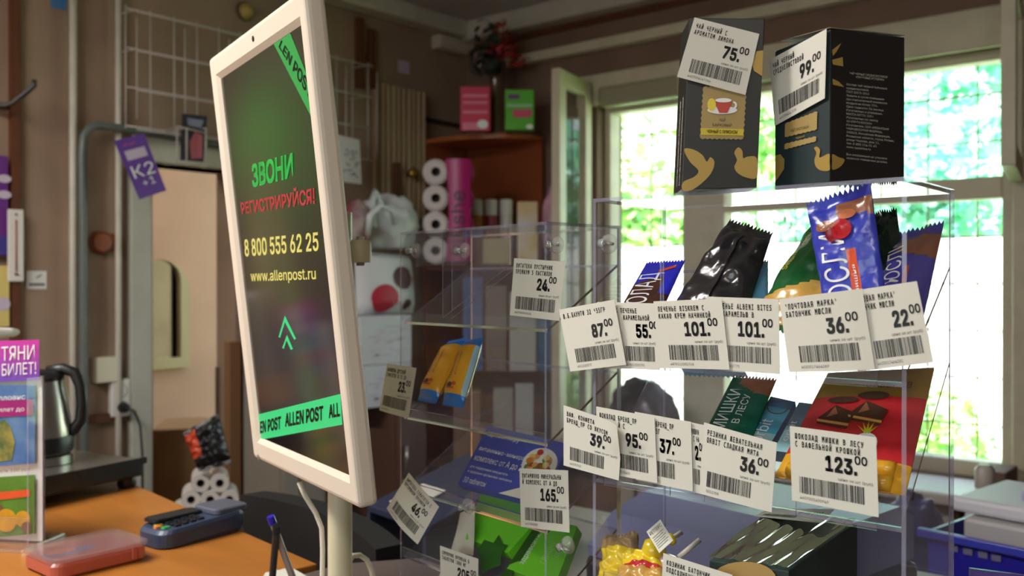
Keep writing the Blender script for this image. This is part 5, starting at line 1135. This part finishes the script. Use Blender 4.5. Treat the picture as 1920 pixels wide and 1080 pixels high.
# knotted white bags above
p = WL(730, 440, .30)
t = thing('plastic_bag', 'crumpled white plastic bag with knotted handles on top of the gift bag', 'plastic bag', p-UPW*.1)
o_ = blobbag('bag_body', 'x', 'x', WL(728, 424, .22), (.10, .13, .115), M_BW, 3.3)
del o_['label']; del o_['category']; o_.parent = t; o_.location = V(o_.location)-V(t.location)
obj('handle', MB().tube([WL(690, 440, .34), WL(693, 405, .36), WL(712, 385, .36), WL(735, 395, .35), WL(740, 420, .34)], .011, M_BW, 10), t, smooth=True)
obj('handle', MB().tube([WL(700, 425, .30), WL(696, 385, .28), WL(703, 360, .28), WL(714, 385, .28), WL(722, 410, .28)], .014, M_BW, 10), t, smooth=True)
blobbag('plastic_bag', 'smaller white plastic bag with a red mark behind the screen edge', 'plastic bag', WL(668, 418, .30), (.045, .06, .08), mat('bag_white_red', (190, 180, 182), .5, vary=.6, vscale=9, col2=(130, 60, 70)), 7.7)

# ================================================================== CORNER SHELF
def cs_y(px): return WL(px, 300, 0).y
yl, xr = cs_y(787), PY(1026, 300, YW).x
cx0, cy0 = XW+.022, YW-.022
M_WOODD = mat('shelf_veneer_back', (136, 68, 32), .45, vary=.2, vscale=6)
zs = [H+.61, H+.075, H-.34, H-.75]
cs = thing('corner_shelf', 'brown veneer corner shelf unit with rounded shelves in the dark corner', 'shelf', V((cx0, cy0, 0)))
obj('side_panel', MB().box((cx0, yl, .001), (cx0+.016, cy0, zs[0]), M_WOODD), cs); obj('side_panel', MB().box((cx0+.016, cy0-.016, .001), (xr, cy0, zs[0]), M_WOODD), cs)
for z in zs:
    g = MB(); pts = [V((cx0+.017, cy0-.017, z))]
    rx, ry = xr-cx0-.017, cy0-.017-yl
    for k in range(17): an = math.pi/2*k/16; pts.append(V((cx0+.017+rx*math.sin(an)**.8, cy0-.017-ry*math.cos(an)**.8, z)))
    g.face(pts, M_WOOD); g.face([p-UPW*.018 for p in reversed(pts)], M_WOOD)
    for k in range(len(pts)): g.face([pts[k], pts[k]-UPW*.018, pts[(k+1) % len(pts)]-UPW*.018, pts[(k+1) % len(pts)]], M_WOOD)
    obj('shelf', g, cs)
def on_shelf(px, z): return PZ(px, 0, z) if False else None
def csp(px, d, z): p = PD(px, 500, d); return V((p.x, p.y, z))
fx = (EYE-V((-2.5, 2.75, H))); fx.z = 0; fx.normalize(); fr_ = V((-fx.y, fx.x, 0)); fr_ = fr_ if fr_.dot(Rv) > 0 else -fr_
def sbox(nm, label, cat, px0, px1, py0, d, z0, dep, m, bevel=.002, group=None):
    a, c_ = PD(px0, py0, d), PD(px1, py0, d); w = (c_-a); w.z = 0; dpv = V((-w.y, w.x, 0)).normalized()*dep; dpv = dpv if dpv.dot(FH) > 0 else -dpv
    q = [V((a.x, a.y, z0)), V((a.x, a.y, z0))+w, V((a.x, a.y, z0))+w+dpv, V((a.x, a.y, z0))+dpv]
    o = tag(obj(nm, MB().slab(q, UPW*(a.z-z0), m), bevel=bevel), label, cat, group)
    f0 = bil([q[0]+UPW*(a.z-z0), q[1]+UPW*(a.z-z0), q[1], q[0]]); return o, (lambda u, v: f0(u, v)-dpv.normalized()*.003)
M_PK, M_PK2 = mat('box_pink', (206, 44, 84), .5), mat('box_pink_pale', (222, 120, 150), .5)
z0 = zs[0]+.001
o, fe = sbox('gift_box', 'pink printed box standing on top of the corner shelf', 'box', 863, 919, 162, 3.72, z0, .05, M_PK)
b = MB()
for k, (v0, v1, m_) in enumerate(((.18, .25, M_PK2), (.34, .40, M_PK2), (.55, .62, M_PK2), (.82, .99, M_PK2))): b.face([fe(.08, v0), fe(.92, v0), fe(.92, v1), fe(.08, v1)], m_)
disc(b, lambda u, v: fe(u, v)+fx*.001, .75, .86, .18, .10, WHITE); obj('box_print', b, o)
o, fe = sbox('gift_box', 'bright green printed box standing on top of the corner shelf', 'box', 947, 1001, 168, 3.70, z0, .05, mat('box_lime', (86, 178, 40), .5))
b = MB(); b.face([fe(.1, .12), fe(.5, .12), fe(.5, .24), fe(.1, .24)], mat('box_violet', (104, 66, 120), .5)); b.face([fe(.05, .36), fe(.95, .36), fe(.95, .44), fe(.05, .44)], mat('box_mint', (150, 200, 150), .5)); b.face([fe(.25, .50), fe(.95, .50), fe(.9, .70), fe(.3, .70)], mat('box_rose', (206, 70, 100), .5)); disc(b, fe, .85, .93, .12, .06, WHITE); obj('box_print', b, o)
# vase with artificial flowers
vp = csp(931, 3.85, z0); t = thing('flower_vase', 'tall slim brown vase with red artificial flowers between the two boxes', 'vase', vp)
obj('vase', MB().lathe(vp, [(.0001, 0), (.045, 0), (.04, .05), (.028, .15), (.032, .27), (.04, .30), (.036, .30), (.024, .16), (.0001, .15)], mat('vase_glass', (92, 70, 54), .12, coat=.5), 20), t, smooth='auto')
fl_ = MB(); lf_ = MB(); sm_ = MB(); rnd = random.Random(12)
M_FR, M_FD, M_FG = mat('petal_red', (150, 30, 24), .6), mat('leaf_black_green', (26, 34, 26), .6), mat('stem_brown', (84, 62, 44), .7)
for k in range(10):
    a = rnd.uniform(-1, 1); top_ = PD(rnd.uniform(885, 975), rnd.uniform(48, 125), 3.80+rnd.uniform(-.1, .1)); sm_.tube([vp+UPW*.2, vp+UPW*.36+(top_-vp-UPW*.36)*.4, top_], .004, M_FG, 6)
    red = top_.dot(Rv) > vp.dot(Rv)-.02
    for j in range(22):
        d_ = V((rnd.gauss(0, 1), rnd.gauss(0, 1), rnd.gauss(0, 1))).normalized(); p = top_+d_*.045*rnd.random()**.5*(1.2 if red else 1.6); s_ = .016 if red else .022; u_ = d_.orthogonal().normalized(); w_ = d_.cross(u_)
        (fl_ if red else lf_).face([p-u_*s_, p+w_*s_*.6, p+u_*s_, p-w_*s_*.6], M_FR if red else M_FD)
obj('stems', sm_, t, smooth=True); obj('petals', fl_, t); obj('leaves', lf_, t)
# packs on the middle shelf
z0 = zs[1]+.001; R_ = .050
TPW = mat('tissue_white', (214, 206, 204), .7); TPM = mat('tissue_wrap_magenta', (168, 24, 104), .35)
tp = thing('toilet_paper_pack', 'tall pack of toilet paper in white and magenta film on the corner shelf', 'toilet paper', csp(842, 3.62, z0))
for i in range(2):
    for k in range(4):
        c_ = csp(818+47*i, 3.62, z0+.0505+.1005*k); ax = fx
        obj('roll', MB().lathe(c_, [(.018, .05), (.040, .052), (R_, .044), (R_, -.05), (.018, -.05)], TPW if i == 0 else TPM, 20, ax=ax).lathe(c_, [(.018, .05), (.018, -.04), (.0001, -.04)], mat('core_grey', (150, 140, 136), .8), 14, ax=ax), tp, smooth='auto')
c0_, c1_ = csp(833, 3.55, z0), csp(888, 3.55, z0)
def tpf(u, v): return c0_+(c1_-c0_)*u+UPW*(.405*(1-v))+fx*(.015*math.sin(math.pi*u)+.006)
ft = obj('film_front', MB().grid(lambda u, v: tpf(.10+.85*u+.12*math.sin(v*3)*(1-u)-.06, .02+.96*v), 12, 20, TPM), tp, smooth=True)
b = MB(); b.text('Plushe', (lambda x, y: tpf(.70-.48*y, .92-.60*x)+fx*.004), mat('film_navy', (40, 40, 70), .5), bold=.03); obj('film_lettering', b, ft)
M_JL, M_JB = mat('jar_lid_white', (214, 208, 204), .4), None
for k, (px, c) in enumerate(((894, (176, 110, 50)), (921, (150, 40, 60)), (949, (206, 196, 190)))):
    p = csp(px, 3.80, z0); lb = ('jar with a white lid and orange contents next to the toilet paper', 'jar with a white lid and dark red contents, the middle one of three', 'jar with a white lid and pale label beside the yellow box')[k]
    t = thing('cosmetic_jar', lb, 'jar', p, 'jars with white lids'); r_ = .026
    obj('jar_body', MB().lathe(p, [(.0001, 0), (r_, 0), (r_, .20), (.0001, .20)], mat('jar_%d' % k, c, .3), 20), t, smooth='auto'); obj('lid', MB().lathe(p, [(r_*.95, .201), (r_*1.02, .203), (r_*1.02, .262), (r_*.9, .266), (.0001, .266)], M_JL, 20), t, smooth='auto')
sbox('yellow_box', 'small yellow and white box beside the jars on the corner shelf', 'box', 970, 1008, 378, 3.62, z0, .05, mat('box_yellow', (206, 168, 50), .5, vary=1, vscale=9, col2=(206, 200, 190)))
p = csp(1034, 3.60, z0+.15); blobbag('dark_packet', 'dark purple packet with a white tip at the shelf end by the window', 'packet', p, (.036, .036, .14), mat('packet_purple', (52, 26, 44), .4, vary=1, vscale=7, col2=(196, 150, 170)), 5.1)
# lower shelves seen through the clear rack
rnd = random.Random(21)
low = [(868, 905, 520, (70, 96, 150), 'slim blue book like box on the second shelf, seen through the clear rack'), (910, 950, 535, (120, 104, 90), 'brown grey box on the second shelf beside the blue one'), (955, 1005, 548, (170, 166, 160), 'pale grey box on the second shelf near the 24.00 tag'), (1008, 1036, 530, (60, 90, 120), 'dark blue box at the end of the second shelf')]
for px0, px1, py0, c, lb in low: sbox('storage_box', lb, 'box', px0, px1, py0, 3.62, zs[2]+.001, .08, mat('store_%d%d%d' % c, c, .5), group='boxes on the second corner shelf')
low = [(850, 900, 735, (120, 90, 70), 'tan box on the lowest shelf behind the pale pack'), (925, 962, 730, (150, 146, 138), 'pale grey pack on the lowest shelf of the corner unit'), (966, 1000, 722, (170, 170, 168), 'white pack on the lowest shelf of the corner unit')]
for px0, px1, py0, c, lb in low: sbox('storage_box', lb, 'box', px0, px1, py0, 3.55, zs[3]+.001, .08, mat('store_%d%d%d' % c, c, .5), group='boxes on the lowest corner shelf')
low = [(905, 955, 447, (176, 166, 110), 'pale yellow green box low in front of the jars')]
for k, (px0, px1, py0, c, lb) in enumerate(low): sbox('flat_box', lb, 'box', px0, px1, py0, 3.63, z0, .03, mat('flat_%d' % k, c, .5), group='flat boxes on the middle corner shelf')
p_=None

# ================================================================== STAFF SIDE OF THE COUNTER
M_WT = mat('work_table_top', (150, 140, 128), .4)
wt = thing('work_table', 'grey staff work table behind the racks carrying the printer', 'table', V((-.75, 1.35, 0)))
obj('table_top', MB().box((-1.52, 1.08, .655), (-.15, 1.70, .680), M_WT), wt, bevel=.002)
for x in (-1.49, -.21):
    for y in (1.10, 1.64): obj('leg', MB().box((x, y, .001), (x+.04, y+.04, .654), M_STEEL), wt)
# printer
M_PR, M_PR2 = mat('printer_slate', (116, 122, 162), .35), mat('printer_dark', (34, 35, 44), .35)
pe = V((.98, -.17, 0)).normalized(); pn = V((.17, .98, 0)).normalized(); po_ = PD(1150, 1000, 1.30); po_ = V((po_.x, po_.y, .681))
pr = thing('office_printer', 'slate blue office printer with a dark paper slot behind the sweets rack', 'printer', po_+pe*.2+pn*.15)
PP = lambda a, s, z: po_+pe*a+pn*s+UPW*z
obj('body', MB().slab([PP(-.06, 0, 0), PP(.27, 0, 0), PP(.27, .34, 0), PP(-.06, .34, 0)], UPW*.11, M_PR2), pr, bevel=.012)
g = MB(); prof = [(0, .125), (.05, .165), (.12, .185), (.30, .19), (.34, .17), (.34, .111), (0, .111)]
g.face([PP(-.05, s_, z_) for s_, z_ in prof], M_PR); g.face([PP(.26, s_, z_) for s_, z_ in reversed(prof)], M_PR)
for k in range(len(prof)): k2 = (k+1) % len(prof); g.face([PP(-.05, *prof[k]), PP(.26, *prof[k]), PP(.26, *prof[k2]), PP(-.05, *prof[k2])], M_PR)
obj('scanner_lid', g, pr, bevel=.008); obj('paper_slot', MB().slab([PP(.0, -.003, .03), PP(.18, -.003, .03), PP(.18, -.003, .085), PP(.0, -.003, .085)], pn*.01, mat('slot_black', (10, 10, 12), .4)), pr)
obj('output_tray', MB().slab([PP(.0, -.10, .026), PP(.18, -.10, .026), PP(.18, -.004, .03), PP(.0, -.004, .03)], UPW*.006, M_PR), pr); obj('control_panel', MB().slab([PP(.19, -.012, .06), PP(.26, -.012, .06), PP(.26, .0, .10), PP(.19, .0, .10)], pn*.01, M_PR2), pr, bevel=.002)
obj('light_button', MB().lathe(PP(.225, -.014, .08), [(.008, 0), (.006, .004), (.0001, .005)], mat('button_silver', (200, 200, 210), .2, metal=.7), 14, ax=-pn), pr)
tag(obj('printed_page', MB().slab([PP(.01, -.095, .034), PP(.17, -.095, .034), PP(.17, -.01, .038), PP(.01, -.01, .038)], UPW*.001, PAPER)), 'white page lying in the printer output tray', 'paper')
# paper tray by the chair
p = PD(700, 920, 1.62); b0 = V((p.x, p.y, .681)); tr = thing('letter_tray', 'dark blue letter tray tilted on the table beside the office chair', 'tray', b0)
TT = lambda a, s, z: b0+pe*a+pn*s+UPW*z
obj('base', MB().slab([TT(-.02, 0, .10), TT(.17, 0, .10), TT(.17, .22, .165), TT(-.02, .22, .165)], UPW*.012, mat('tray_blue', (44, 50, 74), .4)), tr, bevel=.002)
for s_ in (0, .17): obj('side_wall', MB().slab([TT(s_-.02, 0, .0), TT(s_-.01, 0, .0), TT(s_-.01, .22, .0), TT(s_-.02, .22, .0)], UPW*.10, mat('tray_blue', (44, 50, 74), .4)), tr)
tag(obj('letter_sheet', MB().slab([TT(.02, .02, .121), TT(.09, .02, .121), TT(.09, .09, .142), TT(.02, .09, .142)], UPW*.001, PAPER)), 'white sheet lying in the dark blue letter tray', 'paper')
# office chair
ccx = PD(632, 990, 1.50); oc = thing('office_chair', 'black office chair with its low backrest seen behind the screen pole', 'chair', V((ccx.x, ccx.y, 0)))
M_CF = mat('chair_fabric', (22, 20, 21), .7)
c0_ = V((ccx.x, ccx.y, 0)); zt_ = PD(520, 965, 1.46).z
def back(u, v):
    a = (u-.5)*.44; rr = .03*(1-(2*u-1)**2); zz = zt_-.33*v-.006*(2*u-1)**2
    return c0_+pe*a+pn*(rr-.02+.03*v)+UPW*zz
g = MB().grid(back, 14, 8, M_CF); g.grid(lambda u, v: back(u, v)-pn*.045, 14, 8, M_CF, flip=True)
for e in (0, 1):
    g.grid(lambda u, v: back(e, v)-pn*.045*u, 1, 8, M_CF); g.grid(lambda u, v: back(u, e)-pn*.045*v, 14, 1, M_CF)
obj('backrest', g, oc, smooth='auto')
sc_ = c0_-pn*.0+pn*.20
obj('seat', MB().lathe(sc_+UPW*.42, [(.0001, 0), (.20, 0), (.22, .02), (.21, .055), (.0001, .065)], M_CF, 24), oc, smooth='auto')
obj('back_bar', MB().tube([c0_-pn*.01+UPW*(zt_-.28), c0_+UPW*.45, sc_+UPW*.41], .016, M_BLK, 10), oc, smooth=True); obj('gas_post', MB().tube([sc_+UPW*.07, sc_+UPW*.42], .025, M_BLK, 14), oc, smooth='auto')
for k in range(5):
    an = 2*math.pi*k/5; e_ = sc_+V((math.cos(an)*.25, math.sin(an)*.25, .06)); obj('foot', MB().tube([sc_+UPW*.08, e_], .018, M_BLK, 8, r2=.012).tube([e_-UPW*.005+V((0, .012, -.03)), e_+V((0, -.012, -.035))], .022, M_BLK, 10), oc, smooth='auto')
# low table with the blue crate and parcels
lt = thing('side_table', 'low brown side table under the blue plastic crate', 'table', V((-.3, 2.05, 0)))
cp = PD(1770, 1000, 1.72); ca = V((cp.x, cp.y, 0)); CZ0 = .46; ztop = cp.z
CQ = lambda a, s, z: ca+pe*a+pn*s+UPW*z
obj('table_top', MB().slab([CQ(-.25, -.05, CZ0-.026), CQ(.62, -.05, CZ0-.026), CQ(.62, .45, CZ0-.026), CQ(-.25, .45, CZ0-.026)], UPW*.025, M_WT), lt)
for a_s in ((-.23, -.03), (.56, -.03), (-.23, .40), (.56, .40)): obj('leg', MB().slab([CQ(a_s[0], a_s[1], .001), CQ(a_s[0]+.04, a_s[1], .001), CQ(a_s[0]+.04, a_s[1]+.04, .001), CQ(a_s[0], a_s[1]+.04, .001)], UPW*(CZ0-.028), M_WOODD), lt)
M_CBL = mat('crate_blue', (34, 30, 152), .35); M_CRIM = mat('crate_blue_rim', (54, 60, 176), .35)
bc = thing('plastic_crate', 'deep blue plastic crate with four pale square vents at the window side', 'crate', CQ(.2, .15, CZ0))
CWd, CD_ = .52, .34
for nm, q in (('front_wall', [CQ(-.03, 0, CZ0), CQ(CWd, 0, CZ0), CQ(CWd, 0, ztop), CQ(-.03, 0, ztop)]), ('rear_wall', [CQ(-.03, CD_, CZ0), CQ(CWd, CD_, CZ0), CQ(CWd, CD_, ztop), CQ(-.03, CD_, ztop)])): obj(nm, MB().slab(q, pn*.006, M_CBL), bc)
for a_ in (-.03, CWd-.006): obj('end_wall', MB().slab([CQ(a_, .007, CZ0), CQ(a_, CD_, CZ0), CQ(a_, CD_, ztop), CQ(a_, .007, ztop)], pe*.006, M_CBL), bc)
obj('bottom', MB().slab([CQ(-.023, .007, CZ0+.001), CQ(CWd-.007, .007, CZ0+.001), CQ(CWd-.007, CD_-.001, CZ0+.001), CQ(-.023, CD_-.001, CZ0+.001)], UPW*.005, M_CBL), bc)
obj('rim', MB().slab([CQ(-.045, -.014, ztop-.012), CQ(CWd+.01, -.014, ztop-.012), CQ(CWd+.01, -.001, ztop-.012), CQ(-.045, -.001, ztop-.012)], UPW*.016, M_CRIM), bc, bevel=.002)
for k, px in enumerate((1788, 1815, 1843, 1868)):
    p = onp(px, 1028+k*6, CQ(0, -.002, 0), pn); obj('vent', MB().slab([p+pe*-.008+UPW*.006, p+pe*.008+UPW*.006, p+pe*.008-UPW*.006, p+pe*-.008-UPW*.006], -pn*.001, mat('vent_pale', (110, 104, 140), .5)), bc)
M_PAR = mat('parcel_white', (206, 204, 212), .5, bump=.15, bscale=15); M_PAR2 = mat('parcel_grey', (176, 172, 172), .5, bump=.15, bscale=15)
def parcel(a0, a1, s0, s1, z0_, z1_, m, lb):
    return tag(obj('parcel', MB().slab([CQ(a0, s0, z0_), CQ(a1, s0, z0_), CQ(a1, s1, z0_), CQ(a0, s1, z0_)], UPW*(z1_-z0_), m), bevel=.008), lb, 'parcel', 'white parcels in the blue crate')
parcel(.02, .50, .03, .30, CZ0+.008, ztop+.030, M_PAR2, 'broad pale grey parcel filling the blue crate at its front')
parcel(-.01, .36, .05, .29, ztop+.032, ztop+.060, M_PAR, 'long white parcel on top of the pale grey one')
parcel(.10, .50, .08, .28, ztop+.062, ztop+.085, mat('parcel_lilac', (170, 170, 196), .5), 'thin lilac grey parcel on top of the long white one')
o = tag(obj('crate_lid', MB().slab([CQ(.14, .12, ztop+.088), CQ(.55, .10, ztop+.088), CQ(.55, .29, ztop+.088), CQ(.14, .30, ztop+.088)], UPW*.014, M_CRIM), bevel=.004), 'bright blue plastic lid lying on the stacked parcels', 'lid')
# bottle, second crate, box on the sill
blobbag('blue_bag', 'dark blue bag standing at the end of the crate behind the rack corner', 'bag', CQ(-.11, .10, CZ0+.13), (.065, .10, .165), mat('bag_navy', (52, 56, 110), .4, bump=.2, bscale=14), 2.2)
p = CQ(-.08, .36, CZ0); t = thing('spray_bottle', 'white plastic bottle with a blue label behind the blue bag', 'bottle', p)
obj('bottle_body', MB().lathe(p, [(.0001, 0), (.036, 0), (.038, .02), (.038, .22), (.02, .27), (.016, .28), (.0001, .28)], M_PAR, 20), t, smooth='auto'); obj('cap', MB().lathe(p, [(.02, .281), (.02, .32), (.012, .33), (.0001, .33)], mat('cap_grey', (170, 160, 150), .4), 16), t, smooth='auto'); obj('label_band', MB().lathe(p, [(.0385, .10), (.0388, .10), (.0388, .18), (.0385, .18)], mat('label_blue', (60, 110, 180), .4), 20), t, smooth='auto')
sz = wz0+.001
a, c_ = PY(1832, 900, YW-.18), PY(1889, 900, YW-.18)
tag(obj('cardboard_box', MB().box((a.x, YW-.2, sz), (c_.x, YW-.05, PY(1860, 882, YW-.18).z), mat('cardboard_dark', (112, 88, 70), .75)), bevel=.004), 'brown cardboard box on the window sill above the blue lid', 'box')
blobbag('grey_bag', 'dark grey round bag with creases standing on the sill behind the lower tier', 'bag', PY(1205, 775, YW-.14)-UPW*.02, (.14, .10, .15), mat('bag_grey', (74, 70, 76), .25, bump=.4, bscale=12), 9.4)
# radiator under the window
rd = thing('radiator', 'white ribbed radiator under the window sill', 'radiator', V((-1.3, YW-.08, 0)))
for k in range(14): x = -1.95+k*.085; obj('rib', MB().box((x, YW-.15, .10), (x+.07, YW-.04, .50), M_TRIM), rd, bevel=.015)
obj('pipe', MB().tube([(-2.3, YW-.095, .14), (-.8, YW-.095, .14)], .012, M_TRIM, 10).tube([(-2.3, YW-.095, .46), (-.8, YW-.095, .46)], .012, M_TRIM, 10), rd, smooth=True)
# small pink acrylic stand at the near edge
p = PD(1895, 1075, .95); b0 = V((p.x, p.y, DZ)); t = thing('card_holder', 'pinkish clear acrylic card holder at the counter edge before the blue crate', 'card holder', b0)
PK = clear('acrylic_pink', (.86, .72, .86), 1, .10, .06, (190, 140, 190)); q0 = PD(1820, 1066, .93); q1 = PD(1960, 1088, .90)
q = [V((q0.x, q0.y, q0.z)), V((q1.x, q1.y, q0.z)), V((q1.x, q1.y, DZ+.001)), V((q0.x, q0.y, DZ+.001))]
obj('back_plate', MB().slab(q, FH*.004, PK, EDGE), t); obj('front_plate', MB().slab([q[0]-FH*.03-UPW*.03, q[1]-FH*.03-UPW*.03, q[2]-FH*.03, q[3]-FH*.03], FH*.003, PK, EDGE), t)
